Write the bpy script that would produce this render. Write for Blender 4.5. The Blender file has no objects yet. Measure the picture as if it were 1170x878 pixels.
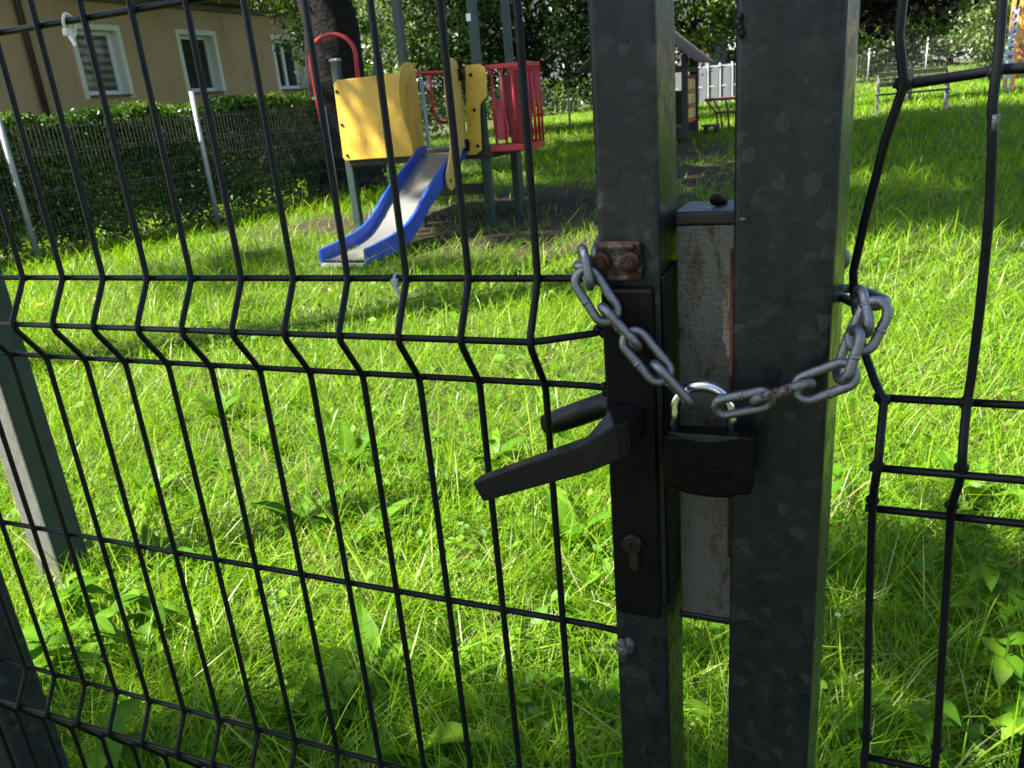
import bpy, bmesh, math, random
import numpy as np
from mathutils import Vector, Matrix, Quaternion
random.seed(7)
RNG = np.random.default_rng(11)
R_ = math.radians
scene = bpy.context.scene
COL = scene.collection

# ------------------------------------------------------------------ camera
YAW, PITCH, ROLL, FPX = 0.41244, 0.34210, 0.08879, 898.7
CAM = np.array([0.7375, -0.4857, 1.32])
fwd = np.array([-math.sin(YAW)*math.cos(PITCH), math.cos(YAW)*math.cos(PITCH), -math.sin(PITCH)])
rgt0 = np.array([math.cos(YAW), math.sin(YAW), 0.0])
dwn0 = np.cross(fwd, rgt0)
rgt = rgt0*math.cos(ROLL)+dwn0*math.sin(ROLL)
dwn = -rgt0*math.sin(ROLL)+dwn0*math.cos(ROLL)
def ray(x, y): return (x-585)/FPX*rgt+(y-439)/FPX*dwn+fwd
def atY(x, y, Y):
    d = ray(x, y); return Vector(CAM+d*((Y-CAM[1])/d[1]))
def atX(x, y, X):
    d = ray(x, y); return Vector(CAM+d*((X-CAM[0])/d[0]))
def atZ(x, y, Z):
    d = ray(x, y); return Vector(CAM+d*((Z-CAM[2])/d[2]))
cd = bpy.data.cameras.new('camera'); co = bpy.data.objects.new('camera', cd); COL.objects.link(co)
m = Matrix.Identity(4)
for i in range(3):
    m[i][0] = rgt[i]; m[i][1] = -dwn[i]; m[i][2] = -fwd[i]; m[i][3] = CAM[i]
co.matrix_world = m
cd.sensor_width = 36; cd.lens = 36*FPX/1170; cd.clip_start = 0.02; cd.clip_end = 600
cd.dof.use_dof = True; cd.dof.focus_distance = 0.66; cd.dof.aperture_fstop = 24.0
scene.camera = co

# ------------------------------------------------------------------ tags
def tag(o, label=None, cat=None, group=None, kind=None):
    if label: o['label'] = label
    if cat: o['category'] = cat
    if group: o['group'] = group
    if kind: o['kind'] = kind
    return o
def thing(name, loc, label, cat, group=None):
    o = bpy.data.objects.new(name, None); COL.objects.link(o); o.location = loc
    o.empty_display_size = .1
    return tag(o, label, cat, group)
def copy_tree(o, parent=None):
    c = o.copy(); COL.objects.link(c)
    if parent is not None: c.parent = parent
    for ch in list(o.children): copy_tree(ch, c)
    return c

# ------------------------------------------------------------------ materials
def new_mat(name):
    mt = bpy.data.materials.new(name); mt.use_nodes = True
    nt = mt.node_tree; nt.nodes.clear()
    out = nt.nodes.new('ShaderNodeOutputMaterial')
    return mt, nt, out
def ramp(nt, stops, fac):
    r = nt.nodes.new('ShaderNodeValToRGB')
    e = r.color_ramp.elements
    e[0].position, e[0].color = stops[0][0], (*stops[0][1], 1)
    e[1].position, e[1].color = stops[-1][0], (*stops[-1][1], 1)
    for p, c in stops[1:-1]:
        k = e.new(p); k.color = (*c, 1)
    nt.links.new(fac, r.inputs[0]); return r.outputs[0]
def noise(nt, scale, detail=5, rough=.6, vec=None, dist=0):
    n = nt.nodes.new('ShaderNodeTexNoise'); n.inputs['Scale'].default_value = scale
    n.inputs['Detail'].default_value = detail; n.inputs['Roughness'].default_value = rough
    n.inputs['Distortion'].default_value = dist
    if vec: nt.links.new(vec, n.inputs['Vector'])
    return n.outputs['Fac']
def coords(nt, which='Object'):
    return nt.nodes.new('ShaderNodeTexCoord').outputs[which]
def mapping(nt, vec, scale):
    mp = nt.nodes.new('ShaderNodeMapping'); mp.inputs['Scale'].default_value = scale
    nt.links.new(vec, mp.inputs['Vector']); return mp.outputs[0]
def mix(nt, fac, a, b):
    mx = nt.nodes.new('ShaderNodeMix'); mx.data_type = 'RGBA'
    if isinstance(fac, (int, float)): mx.inputs[0].default_value = fac
    else: nt.links.new(fac, mx.inputs[0])
    for s, v in ((6, a), (7, b)):
        if isinstance(v, tuple): mx.inputs[s].default_value = (*v, 1)
        else: nt.links.new(v, mx.inputs[s])
    return mx.outputs[2]
def bump(nt, h, strength, dist=.002):
    b = nt.nodes.new('ShaderNodeBump'); b.inputs['Strength'].default_value = strength
    b.inputs['Distance'].default_value = dist; nt.links.new(h, b.inputs['Height']); return b.outputs[0]
def pbsdf(nt, out, color, rough=.5, metal=0, normal=None, spec=.5):
    p = nt.nodes.new('ShaderNodeBsdfPrincipled')
    if isinstance(color, tuple): p.inputs['Base Color'].default_value = (*color, 1)
    else: nt.links.new(color, p.inputs['Base Color'])
    for k, v in (('Roughness', rough), ('Metallic', metal)):
        if isinstance(v, (int, float)): p.inputs[k].default_value = v
        else: nt.links.new(v, p.inputs[k])
    p.inputs['Specular IOR Level'].default_value = spec
    if normal: nt.links.new(normal, p.inputs['Normal'])
    nt.links.new(p.outputs[0], out.inputs[0]); return p
def varied(name, c1, c2, scale=8, rough=.5, metal=0, bmp=.15, bscale=60, spec=.5, bd=.002):
    mt, nt, out = new_mat(name); v = coords(nt)
    col = ramp(nt, [(.3, c1), (.7, c2)], noise(nt, scale, 6, .65, v))
    rg = nt.nodes.new('ShaderNodeMapRange'); nt.links.new(noise(nt, scale*2.3, 4, .6, v), rg.inputs[0])
    rg.inputs[3].default_value = max(.05, rough-.12); rg.inputs[4].default_value = min(1, rough+.12)
    pbsdf(nt, out, col, rg.outputs[0], metal, bump(nt, noise(nt, bscale, 4, .6, v), bmp, bd), spec); return mt
def galvanised(name, dark, mid, light, scale=55, metal=.55, rough=.42):
    mt, nt, out = new_mat(name); v = coords(nt)
    dn = nt.nodes.new('ShaderNodeTexNoise'); dn.inputs['Scale'].default_value = 160; dn.inputs['Detail'].default_value = 4; nt.links.new(v, dn.inputs['Vector'])
    dv = nt.nodes.new('ShaderNodeVectorMath'); dv.operation = 'MULTIPLY_ADD'
    nt.links.new(dn.outputs['Color'], dv.inputs[0]); dv.inputs[1].default_value = (.0055, .0055, .0055); nt.links.new(v, dv.inputs[2])
    cells = []
    for sc in (scale, scale*2.1):
        vo = nt.nodes.new('ShaderNodeTexVoronoi'); vo.inputs['Scale'].default_value = sc
        nt.links.new(dv.outputs[0], vo.inputs['Vector'])
        sp = nt.nodes.new('ShaderNodeSeparateColor'); nt.links.new(vo.outputs['Color'], sp.inputs[0]); cells.append(sp)
    c = ramp(nt, [(0, dark), (.5, mid), (.86, mid), (.93, light), (1, tuple(k*1.25 for k in light))], cells[0].outputs[0])
    c2 = ramp(nt, [(0, (.82,.82,.82)), (.7, (1,1,1)), (.9, (1.0,1.0,1.0)), (1, (1.35,1.35,1.35))], cells[1].outputs[0])
    stv = mapping(nt, v, (70, 70, 5))
    big = ramp(nt, [(.3, (.62,.62,.62)), (.7, (1.12,1.12,1.12))], noise(nt, 1, 6, .65, stv))
    dust = ramp(nt, [(.64, (0,0,0)), (.80, (1,1,1))], noise(nt, 45, 8, .75, v))
    x = c
    for o in (c2, big):
        mu = nt.nodes.new('ShaderNodeMix'); mu.data_type = 'RGBA'; mu.blend_type = 'MULTIPLY'; mu.inputs[0].default_value = .9
        nt.links.new(x, mu.inputs[6]); nt.links.new(o, mu.inputs[7]); x = mu.outputs[2]
    x = mix(nt, dust, x, tuple(k*1.5 for k in light))
    rr = nt.nodes.new('ShaderNodeMapRange'); nt.links.new(cells[0].outputs[1], rr.inputs[0])
    rr.inputs[3].default_value = rough-.07; rr.inputs[4].default_value = rough+.14
    pbsdf(nt, out, x, rr.outputs[0], metal, bump(nt, noise(nt, 260, 5, .65, v), .16, .001)); return mt
def rusty(name, base, rust, amount=.5, scale=60, rough=.6, metal=.3, bscale=300, bmp=.35):
    mt, nt, out = new_mat(name); v = coords(nt)
    f = noise(nt, scale, 8, .72, v, .6)
    mask = ramp(nt, [(amount-.06, (0,0,0)), (amount+.06, (1,1,1))], f)
    rc = ramp(nt, [(.3, tuple(c*.45 for c in rust)), (.7, rust)], noise(nt, scale*3, 5, .6, v))
    pbsdf(nt, out, mix(nt, mask, rc, base), rough, metal, bump(nt, noise(nt, bscale, 5, .65, v), bmp, .002)); return mt
def leafmat(name, stops, trans=.45, gloss=.05, rough=.38):
    mt, nt, out = new_mat(name)
    a = nt.nodes.new('ShaderNodeAttribute'); a.attribute_name = 'rnd'
    c = ramp(nt, stops, a.outputs['Fac'])
    d = nt.nodes.new('ShaderNodeBsdfDiffuse'); t = nt.nodes.new('ShaderNodeBsdfTranslucent')
    g = nt.nodes.new('ShaderNodeBsdfGlossy'); g.inputs['Roughness'].default_value = rough
    g.inputs['Color'].default_value = (.9, .95, .85, 1)
    nt.links.new(c, d.inputs[0])
    hs = nt.nodes.new('ShaderNodeHueSaturation'); hs.inputs['Hue'].default_value = .49
    hs.inputs['Saturation'].default_value = 1.08; hs.inputs['Value'].default_value = 1.25
    nt.links.new(c, hs.inputs['Color']); nt.links.new(hs.outputs[0], t.inputs[0])
    m1 = nt.nodes.new('ShaderNodeMixShader'); m1.inputs[0].default_value = trans
    nt.links.new(d.outputs[0], m1.inputs[1]); nt.links.new(t.outputs[0], m1.inputs[2])
    m2 = nt.nodes.new('ShaderNodeMixShader'); m2.inputs[0].default_value = gloss
    nt.links.new(m1.outputs[0], m2.inputs[1]); nt.links.new(g.outputs[0], m2.inputs[2])
    nt.links.new(m2.outputs[0], out.inputs[0]); return mt

def worn(name, c1, c2, edge, rough=.42, spec=.3, lo=.515, hi=.56):
    # bare metal showing on rubbed edges
    mt, nt, out = new_mat(name); v = coords(nt)
    col = ramp(nt, [(.3, c1), (.7, c2)], noise(nt, 50, 6, .65, v))
    ge = nt.nodes.new('ShaderNodeNewGeometry')
    e = ramp(nt, [(lo, (0,0,0)), (hi, (1,1,1))], ge.outputs['Pointiness'])
    br = ramp(nt, [(.42, (.1,.1,.1)), (.62, (1,1,1))], noise(nt, 120, 6, .7, v))
    mu = nt.nodes.new('ShaderNodeMix'); mu.data_type = 'RGBA'; mu.blend_type = 'MULTIPLY'; mu.inputs[0].default_value = 1
    nt.links.new(e, mu.inputs[6]); nt.links.new(br, mu.inputs[7])
    sc = ramp(nt, [(.70, (0,0,0)), (.78, (1,1,1))], noise(nt, 70, 9, .7, v))
    ad = nt.nodes.new('ShaderNodeMix'); ad.data_type = 'RGBA'; ad.blend_type = 'LIGHTEN'; ad.inputs[0].default_value = .4
    nt.links.new(mu.outputs[2], ad.inputs[6]); nt.links.new(sc, ad.inputs[7])
    pbsdf(nt, out, mix(nt, ad.outputs[2], col, edge), rough, .05, bump(nt, noise(nt, 350, 5, .65, v), .2, .0007), spec); return mt
def boxmat():
    mt, nt, out = new_mat('grey_hammered_paint'); v = coords(nt)
    sv = mapping(nt, v, (1, 1, .35))
    f = noise(nt, 60, 8, .7, sv, .4)
    geo = nt.nodes.new('ShaderNodeSeparateXYZ'); nt.links.new(v, geo.inputs[0])
    mask = ramp(nt, [(.52, (0,0,0)), (.63, (1,1,1))], f)
    paint = ramp(nt, [(.3, (.10,.102,.093)), (.7, (.14,.14,.127))], noise(nt, 18, 5, .6, v))
    rust = ramp(nt, [(.3, (.030,.014,.006)), (.7, (.085,.040,.010))], noise(nt, 160, 5, .6, v))
    pbsdf(nt, out, mix(nt, mask, paint, rust), .30, .05, bump(nt, noise(nt, 330, 3, .5, v), .5, .0016), .5); return mt
def scuffed(name, c1, c2, scale=5, rough=.42):
    mt, nt, out = new_mat(name); v = coords(nt)
    col = ramp(nt, [(.3, c1), (.7, c2)], noise(nt, scale, 5, .6, v))
    d = ramp(nt, [(.52, (0,0,0)), (.72, (1,1,1))], noise(nt, 7, 9, .72, mapping(nt, v, (1, 1, .4))))
    col = mix(nt, d, col, tuple(k*.55+.012 for k in c1))
    f = ramp(nt, [(.66, (0,0,0)), (.74, (1,1,1))], noise(nt, 38, 8, .8, v))
    col = mix(nt, f, col, tuple(k*.4+.03 for k in c1))
    rg = nt.nodes.new('ShaderNodeMapRange'); nt.links.new(noise(nt, 12, 6, .7, v), rg.inputs[0])
    rg.inputs[3].default_value = rough-.12; rg.inputs[4].default_value = rough+.25
    pbsdf(nt, out, col, rg.outputs[0], 0, bump(nt, noise(nt, 60, 5, .6, v), .08, .002), .5); return mt
M = {}
M['galv'] = galvanised('galvanised_steel', (.020,.024,.028), (.025,.030,.034), (.038,.044,.050), 112, .5, .34)
M['galv_dull'] = galvanised('dull_galvanised', (.026,.030,.034), (.030,.035,.039), (.044,.049,.054), 95, .5, .5)
M['wire'] = varied('black_coated_wire', (.003,.0035,.005), (.008,.009,.012), 40, .42, 0, .2, 400, .2, .0006)
M['black'] = worn('black_satin_paint', (.003,.003,.0035), (.007,.007,.008), (.03,.03,.033), .42, .14, .56, .64)
M['black_worn'] = worn('worn_black_enamel', (.005,.005,.006), (.010,.010,.011), (.09,.09,.095), .33, .3, .60, .68)
M['blackcap'] = varied('black_plastic_cap', (.008,.009,.012), (.018,.02,.026), 40, .35, 0, .2, 300, .5, .0006)
M['box'] = boxmat()
M['rustline'] = rusty('rust_seam', (.05,.03,.018), (.09,.03,.008), .6, 80, .85, 0, 300, .4)
M['bracket'] = rusty('rusted_bracket', (.12,.115,.11), (.05,.02,.010), .56, 65, .62, .35, 260, .5)
M['bolt'] = rusty('rusted_bolt', (.07,.055,.05), (.04,.017,.009), .62, 150, .6, .5, 500, .5)
M['chain'] = rusty('zinc_chain', (.22,.225,.24), (.07,.062,.055), .36, 170, .30, .85, 600, .4)
M['chain_rust'] = rusty('rusted_chain_link', (.20,.20,.205), (.07,.030,.014), .48, 130, .5, .5, 500, .4)
M['chrome'] = varied('chromed_steel', (.72,.73,.75), (.82,.83,.84), 40, .10, 1, .02, 300)
M['brass'] = varied('dull_brass', (.022,.019,.013), (.05,.04,.024), 90, .4, .7, .2, 500, .5, .0005)
M['padlock'] = varied('padlock_black', (.0015,.0015,.0018), (.004,.004,.0045), 70, .42, 0, .2, 420, .14, .0005)
M['weld'] = varied('zinc_weld', (.06,.062,.065), (.13,.13,.135), 160, .5, .5, .5, 420)
M['zip'] = varied('cream_nylon', (.62,.6,.47), (.72,.7,.58), 60, .45, 0, .1, 300)
M['zip_clear'] = varied('grey_nylon', (.33,.34,.34), (.42,.43,.43), 60, .4, 0, .1, 300)
M['soil'] = None
M['post_paint'] = varied('dark_green_paint', (.012,.030,.022), (.022,.048,.036), 14, .5, 0, .2, 90)
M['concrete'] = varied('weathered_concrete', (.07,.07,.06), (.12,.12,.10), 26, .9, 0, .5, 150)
M['shade_side'] = varied('shaded_side_green', (.013,.022,.014), (.03,.042,.026), 22, .8, 0, .4, 120)  # darker tone painted for the old post's shaded side
M['yellow'] = scuffed('yellow_board', (.52,.30,.026), (.62,.38,.045))
M['yellow_worn'] = scuffed('worn_yellow_board', (.46,.30,.05), (.56,.39,.11), 12, .5)
M['blue'] = scuffed('blue_plastic', (.008,.045,.29), (.013,.065,.37), 6, .36)
M['red'] = scuffed('red_paint', (.38,.010,.014), (.47,.02,.022), 10, .36)
M['pink'] = varied('faded_red_plastic', (.55,.06,.10), (.62,.09,.13), 8, .4, 0, .05, 60)
M['maroon'] = varied('dark_red_plastic', (.20,.012,.025), (.26,.02,.035), 8, .4, 0, .05, 60)
M['steel_bed'] = rusty('worn_steel_sheet', (.36,.36,.32), (.20,.19,.16), .36, 9, .33, .7, 40, .06)
M['grey_metal'] = varied('grey_metal', (.30,.31,.32), (.42,.43,.44), 20, .45, .3, .1, 90)
M['white_post'] = varied('pale_galvanised_post', (.24,.245,.25), (.34,.345,.35), 12, .5, .15, .1, 90)
M['mesh_grey'] = varied('grey_mesh_wire', (.085,.09,.09), (.15,.155,.155), 6, .5, .2, .1, 90)
M['bench_metal'] = varied('bench_end_metal', (.13,.135,.14), (.20,.205,.21), 20, .5, .2, .1, 90)
M['sticker'] = varied('white_sticker', (.7,.7,.7), (.8,.8,.8), 30, .5)
M['woodgrey'] = varied('grey_weathered_wood', (.11,.085,.06), (.19,.15,.11), 12, .9, 0, .4, 70, .15)
M['wooddark'] = varied('dark_stained_wood', (.018,.015,.012), (.036,.030,.024), 10, .75, 0, .4, 70)
M['woodbrown'] = varied('brown_painted_wood', (.10,.038,.024), (.17,.07,.045), 12, .65, 0, .3, 70)
M['bark'] = varied('dark_bark', (.005,.004,.003), (.016,.013,.010), 9, .95, 0, 1.0, 14, .2, .05)
M['bark_grey'] = varied('grey_bark', (.05,.045,.04), (.11,.10,.085), 9, .95, 0, .9, 18, .2, .03)
M['stem'] = varied('hedge_twig', (.035,.026,.018), (.07,.055,.04), 20, .9)
def wallmat():
    mt, nt, out = new_mat('tan_render'); v = coords(nt)
    col = ramp(nt, [(.3, (.42,.285,.155)), (.7, (.49,.34,.185))], noise(nt, 1.3, 7, .65, v))
    st = ramp(nt, [(.52, (1,1,1)), (.75, (.72,.70,.66))], noise(nt, 1, 8, .7, mapping(nt, v, (2.2, 2.2, .22))))
    mu = nt.nodes.new('ShaderNodeMix'); mu.data_type = 'RGBA'; mu.blend_type = 'MULTIPLY'; mu.inputs[0].default_value = .8
    nt.links.new(col, mu.inputs[6]); nt.links.new(st, mu.inputs[7])
    pbsdf(nt, out, mu.outputs[2], .92, 0, bump(nt, noise(nt, 160, 5, .6, v), .3, .004), .2); return mt
M['render_wall'] = wallmat()
M['trim'] = varied('cream_trim', (.62,.62,.50), (.70,.70,.58), 6, .8, 0, .1, 100)
M['pvc'] = varied('white_frame', (.72,.73,.70), (.80,.81,.78), 10, .4)
M['pipe'] = varied('brown_downpipe', (.035,.016,.012), (.06,.026,.02), 10, .45)
M['ledge'] = varied('sill_metal', (.09,.07,.06), (.14,.11,.09), 10, .5)
M['roof'] = varied('roof_tile', (.10,.06,.05), (.17,.10,.08), 9, .85, 0, .5, 30)
M['eave'] = varied('eave_board', (.10,.085,.07), (.15,.13,.11), 9, .8)
M['palewall'] = varied('pale_render', (.085,.077,.085), (.12,.11,.118), 2, .9, 0, .2, 100)
M['orange'] = varied('orange_board', (.62,.22,.03), (.72,.33,.06), 6, .5)
M['brownboard'] = varied('brown_board', (.26,.10,.045), (.36,.15,.07), 6, .6)
M['lilac'] = varied('lilac_slats', (.42,.40,.62), (.55,.52,.72), 8, .5)
M['teal'] = varied('teal_tube', (.22,.48,.42), (.32,.58,.52), 8, .4)
M['whitefence'] = varied('white_fence_paint', (.32,.33,.34), (.40,.41,.42), 4, .6)
M['fencesheet'] = varied('grey_fence_sheet', (.085,.09,.095), (.12,.125,.13), 3, .6)
M['yellowtile'] = varied('yellow_tile', (.66,.44,.10), (.76,.54,.15), 8, .5)
def glassmat(blinds):
    mt, nt, out = new_mat('window_glass_blinds' if blinds else 'window_glass'); v = coords(nt)
    if blinds:
        w = nt.nodes.new('ShaderNodeTexWave'); w.bands_direction = 'Z'; w.inputs['Scale'].default_value = 2.1
        w.inputs['Distortion'].default_value = .6; nt.links.new(v, w.inputs['Vector'])
        c = ramp(nt, [(.25, (.055,.05,.042)), (.6, (.20,.185,.15))], w.outputs['Fac'])
    else:
        c = ramp(nt, [(.3, (.012,.012,.012)), (.7, (.035,.034,.032))], noise(nt, 2, 3, .5, v))
    pbsdf(nt, out, c, .06, 0, None, .6); return mt
M['glass'] = glassmat(False); M['glass_blind'] = glassmat(True)
# foliage
M['grass'] = leafmat('grass_blades', [(0,(.055,.150,.005)), (.35,(.120,.265,.008)), (.7,(.188,.345,.012)), (.9,(.26,.385,.025)), (.955,(.34,.38,.07)), (1,(.42,.37,.17))], .45, .012, .33)
M['weed'] = leafmat('broad_leaf', [(0,(.045,.125,.007)), (.6,(.075,.185,.009)), (1,(.15,.28,.014))], .38, .012, .45)
M['flower_y'] = leafmat('buttercup_petal', [(0,(.75,.55,.02)), (1,(.8,.62,.04))], .3, .05)
M['flower_w'] = leafmat('white_petal', [(0,(.7,.7,.66)), (1,(.8,.8,.76))], .3, .03)
M['leaf_dark'] = leafmat('dark_green_leaves', [(0,(.007,.019,.003)), (.6,(.014,.036,.006)), (1,(.040,.075,.010))], .35, .02)
M['leaf_mid'] = leafmat('mid_green_leaves', [(0,(.022,.052,.007)), (.6,(.045,.095,.011)), (1,(.10,.155,.02))], .42, .025)
M['leaf_light'] = leafmat('light_green_leaves', [(0,(.07,.12,.025)), (.6,(.12,.185,.04)), (1,(.20,.25,.07))], .45)
M['leaf_plum'] = leafmat('plum_leaves', [(0,(.012,.005,.006)), (.6,(.026,.009,.011)), (1,(.06,.02,.02))], .25, .03)
M['leaf_hedge'] = leafmat('hedge_leaves', [(0,(.020,.052,.008)), (.6,(.044,.098,.012)), (1,(.12,.19,.025))], .34, .02)
M['leaf_grey'] = leafmat('grey_brown_leaves', [(0,(.07,.07,.045)), (.6,(.12,.11,.07)), (1,(.18,.15,.10))], .35)

# ------------------------------------------------------------------ mesh builders
class MB:
    def __init__(s): s.v = []; s.f = []; s.mi = []; s.sm = []
    def add(s, vs, fs, mi=0, smooth=False):
        o = len(s.v); s.v.extend([tuple(v) for v in vs])
        for f in fs: s.f.append([i+o for i in f]); s.mi.append(mi); s.sm.append(smooth)
        return s
    def box(s, c, size, rot=None, bev=0, mi=0, seg=2):
        bm = bmesh.new(); bmesh.ops.create_cube(bm, size=1)
        bmesh.ops.scale(bm, vec=Vector(size), verts=bm.verts)
        if bev > 0: bmesh.ops.bevel(bm, geom=list(bm.edges), offset=bev, segments=seg, affect='EDGES', profile=.5)
        mt = Matrix.Translation(Vector(c)) @ (rot.to_4x4() if rot is not None else Matrix.Identity(4))
        bmesh.ops.transform(bm, matrix=mt, verts=bm.verts)
        bm.verts.index_update()
        s.add([v.co[:] for v in bm.verts], [[v.index for v in f.verts] for f in bm.faces], mi, False); bm.free(); return s
    def bar(s, a, b, w, d, up=(0,0,1), bev=0, mi=0):
        a = Vector(a); b = Vector(b); z = (b-a); L = z.length; z.normalize()
        x = z.cross(Vector(up))
        if x.length < 1e-4: x = z.cross(Vector((1,0,0)))
        x.normalize(); y = z.cross(x)
        rot = Matrix((x, y, z)).transposed()
        return s.box((a+b)/2, (w, d, L), rot, bev, mi)
    def tube(s, pts, r, seg=10, closed=False, mi=0, caps=True):
        P = [Vector(p) for p in pts]; n = len(P)
        rad = r if isinstance(r, (list, tuple)) else [r]*n
        tang = []
        for i in range(n):
            if closed: t = P[(i+1) % n]-P[i-1]
            else: t = P[min(i+1, n-1)]-P[max(i-1, 0)]
            tang.append(t.normalized())
        u = tang[0].orthogonal().normalized(); rings = []
        for i in range(n):
            if i: u = (u - tang[i]*u.dot(tang[i])).normalized()
            w = tang[i].cross(u)
            rings.append([P[i]+(u*math.cos(2*math.pi*k/seg)+w*math.sin(2*math.pi*k/seg))*rad[i] for k in range(seg)])
        vs = [q for rg in rings for q in rg]; fs = []
        last = n if closed else n-1
        off = 0
        if closed:
            best = min(range(seg), key=lambda o: (rings[0][o]-rings[-1][0]).length); off = best
        for i in range(last):
            j = (i+1) % n; o = off if (closed and i == n-1) else 0
            for k in range(seg):
                k2 = (k+1) % seg
                fs.append([i*seg+k, i*seg+k2, j*seg+(k2+o) % seg, j*seg+(k+o) % seg])
        s.add(vs, fs, mi, True)
        if caps and not closed:
            b = len(s.v)-len(vs)
            s.f.append([b+k for k in reversed(range(seg))]); s.mi.append(mi); s.sm.append(False)
            s.f.append([b+(n-1)*seg+k for k in range(seg)]); s.mi.append(mi); s.sm.append(False)
        return s
    def prism(s, poly, O, U, V, N, depth, mi=0):
        O, U, V, N = map(Vector, (O, U, V, N)); n = len(poly)
        a = [O+U*p[0]+V*p[1] for p in poly]; b = [q+N*depth for q in a]
        fs = [list(range(n)), list(reversed(range(n, 2*n)))]+[[i, i+n, (i+1) % n+n, (i+1) % n] for i in range(n)]
        return s.add(a+b, fs, mi, False)
    def sphere(s, c, r, seg=10, rings=7, sc=(1,1,1), mi=0):
        vs = []; fs = []
        for i in range(rings+1):
            th = math.pi*i/rings
            for k in range(seg):
                ph = 2*math.pi*k/seg
                vs.append((c[0]+r*sc[0]*math.sin(th)*math.cos(ph), c[1]+r*sc[1]*math.sin(th)*math.sin(ph), c[2]+r*sc[2]*math.cos(th)))
        for i in range(rings):
            for k in range(seg):
                fs.append([i*seg+k, (i+1)*seg+k, (i+1)*seg+(k+1) % seg, i*seg+(k+1) % seg])
        return s.add(vs, fs, mi, True)
    def build(s, name, mats, parent=None, bevel=0):
        me = bpy.data.meshes.new(name)
        off = Vector((0,0,0))
        if parent is not None:
            q = parent
            while q is not None: off += q.location; q = q.parent
        me.from_pydata([tuple(Vector(v)-off) for v in s.v], [], s.f)
        me.polygons.foreach_set('material_index', s.mi); me.polygons.foreach_set('use_smooth', s.sm)
        for mt in (mats if isinstance(mats, (list, tuple)) else [mats]): me.materials.append(mt)
        bm = bmesh.new(); bm.from_mesh(me); bmesh.ops.recalc_face_normals(bm, faces=bm.faces)
        if bevel:
            bmesh.ops.remove_doubles(bm, verts=bm.verts, dist=1e-6)
            ed = [e for e in bm.edges if len(e.link_faces) == 2 and e.calc_face_angle(0) > .5]
            bmesh.ops.bevel(bm, geom=ed, offset=bevel, segments=2, affect='EDGES', profile=.5)
        bm.to_mesh(me); bm.free(); me.update()
        o = bpy.data.objects.new(name, me); COL.objects.link(o)
        if parent is not None: o.parent = parent
        return o
def np_mesh(name, V, quads=None, tris=None, rnd=None, mats=None, parent=None, smooth=False, mi=None):
    me = bpy.data.meshes.new(name); V = np.asarray(V, np.float32)
    if parent is not None:
        off = np.zeros(3); q = parent
        while q is not None: off += np.array(q.location); q = q.parent
        V = V-off.astype(np.float32)
    nq = 0 if quads is None else len(quads); nt_ = 0 if tris is None else len(tris)
    loops = np.concatenate([a.ravel() for a in (quads, tris) if a is not None]).astype(np.int32)
    starts = np.concatenate([np.arange(nq)*4, nq*4+np.arange(nt_)*3]).astype(np.int32)
    me.vertices.add(len(V)); me.vertices.foreach_set('co', V.ravel())
    me.loops.add(len(loops)); me.loops.foreach_set('vertex_index', loops)
    me.polygons.add(nq+nt_); me.polygons.foreach_set('loop_start', starts)
    if mi is not None: me.polygons.foreach_set('material_index', mi.astype(np.int32))
    me.polygons.foreach_set('use_smooth', np.full(nq+nt_, smooth))
    me.update(calc_edges=True)
    if rnd is not None:
        at = me.attributes.new('rnd', 'FLOAT', 'POINT'); at.data.foreach_set('value', np.asarray(rnd, np.float32))
    for mt in (mats if isinstance(mats, (list, tuple)) else [mats]): me.materials.append(mt)
    me.validate()
    o = bpy.data.objects.new(name, me); COL.objects.link(o)
    if parent is not None: o.parent = parent
    return o

# ------------------------------------------------------------------ world, sun
EL = R_(50); AZ = np.array([-.78, -.626]); AZ /= np.linalg.norm(AZ)
SUN = Vector((AZ[0]*math.cos(EL), AZ[1]*math.cos(EL), math.sin(EL)))
w = bpy.data.worlds.new('World'); scene.world = w; w.use_nodes = True
nt = w.node_tree; bg = nt.nodes['Background']
sky = nt.nodes.new('ShaderNodeTexSky'); sky.sky_type = 'NISHITA'; sky.sun_disc = False
sky.sun_elevation = EL; sky.sun_rotation = math.atan2(SUN.x, SUN.y); sky.dust_density = 1.2
nt.links.new(sky.outputs[0], bg.inputs[0]); bg.inputs[1].default_value = .085
sl = bpy.data.lights.new('sun', 'SUN'); sl.energy = 5.0; sl.angle = R_(.55); sl.color = (1, .955, .88)
so = bpy.data.objects.new('sun', sl); COL.objects.link(so); so.location = (0, 0, 30)
so.rotation_euler = (-SUN).to_track_quat('-Z', 'Y').to_euler()
scene.view_settings.view_transform = 'Standard'; scene.view_settings.look = 'None'
scene.view_settings.gamma = 1; scene.view_settings.use_curve_mapping = False
scene.view_settings.exposure = 2.08

# ------------------------------------------------------------------ ground
GY = [-200, 8, 17, 23, 38, 60, 100, 200]; GZv = [0, 0, .22, .38, .55, 1.2, 1.7, 2.2]
def gz(Y): return np.interp(Y, GY, GZv)
DIRT = [(-2.5, 8.6, 2.2, 2.8), (-5.3, 8.1, 1.0, 1.0), (-1.2, 11.5, 1.4, 1.6),  (-3.9, 8.6, 1.3, 1.2), (-2.2, 14.5, 1.2, 2.2), (-.3, 1.32, .16, .14), (.25, 1.05, .14, .12)]
def hashn(x, y, s):
    return (np.sin(x*1.7*s+1.3)*np.cos(y*1.9*s-.7)+np.sin(x*.83*s+y*1.1*s+2.1)+np.sin(x*2.9*s-y*2.3*s))/3
def dirt(x, y):
    d = np.zeros_like(x)
    for cx, cy, rx, ry in DIRT:
        q = ((x-cx)/rx)**2+((y-cy)/ry)**2
        d = np.maximum(d, np.clip(1.5-q+.55*hashn(x, y, 2.2), 0, 1))
    return d
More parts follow.
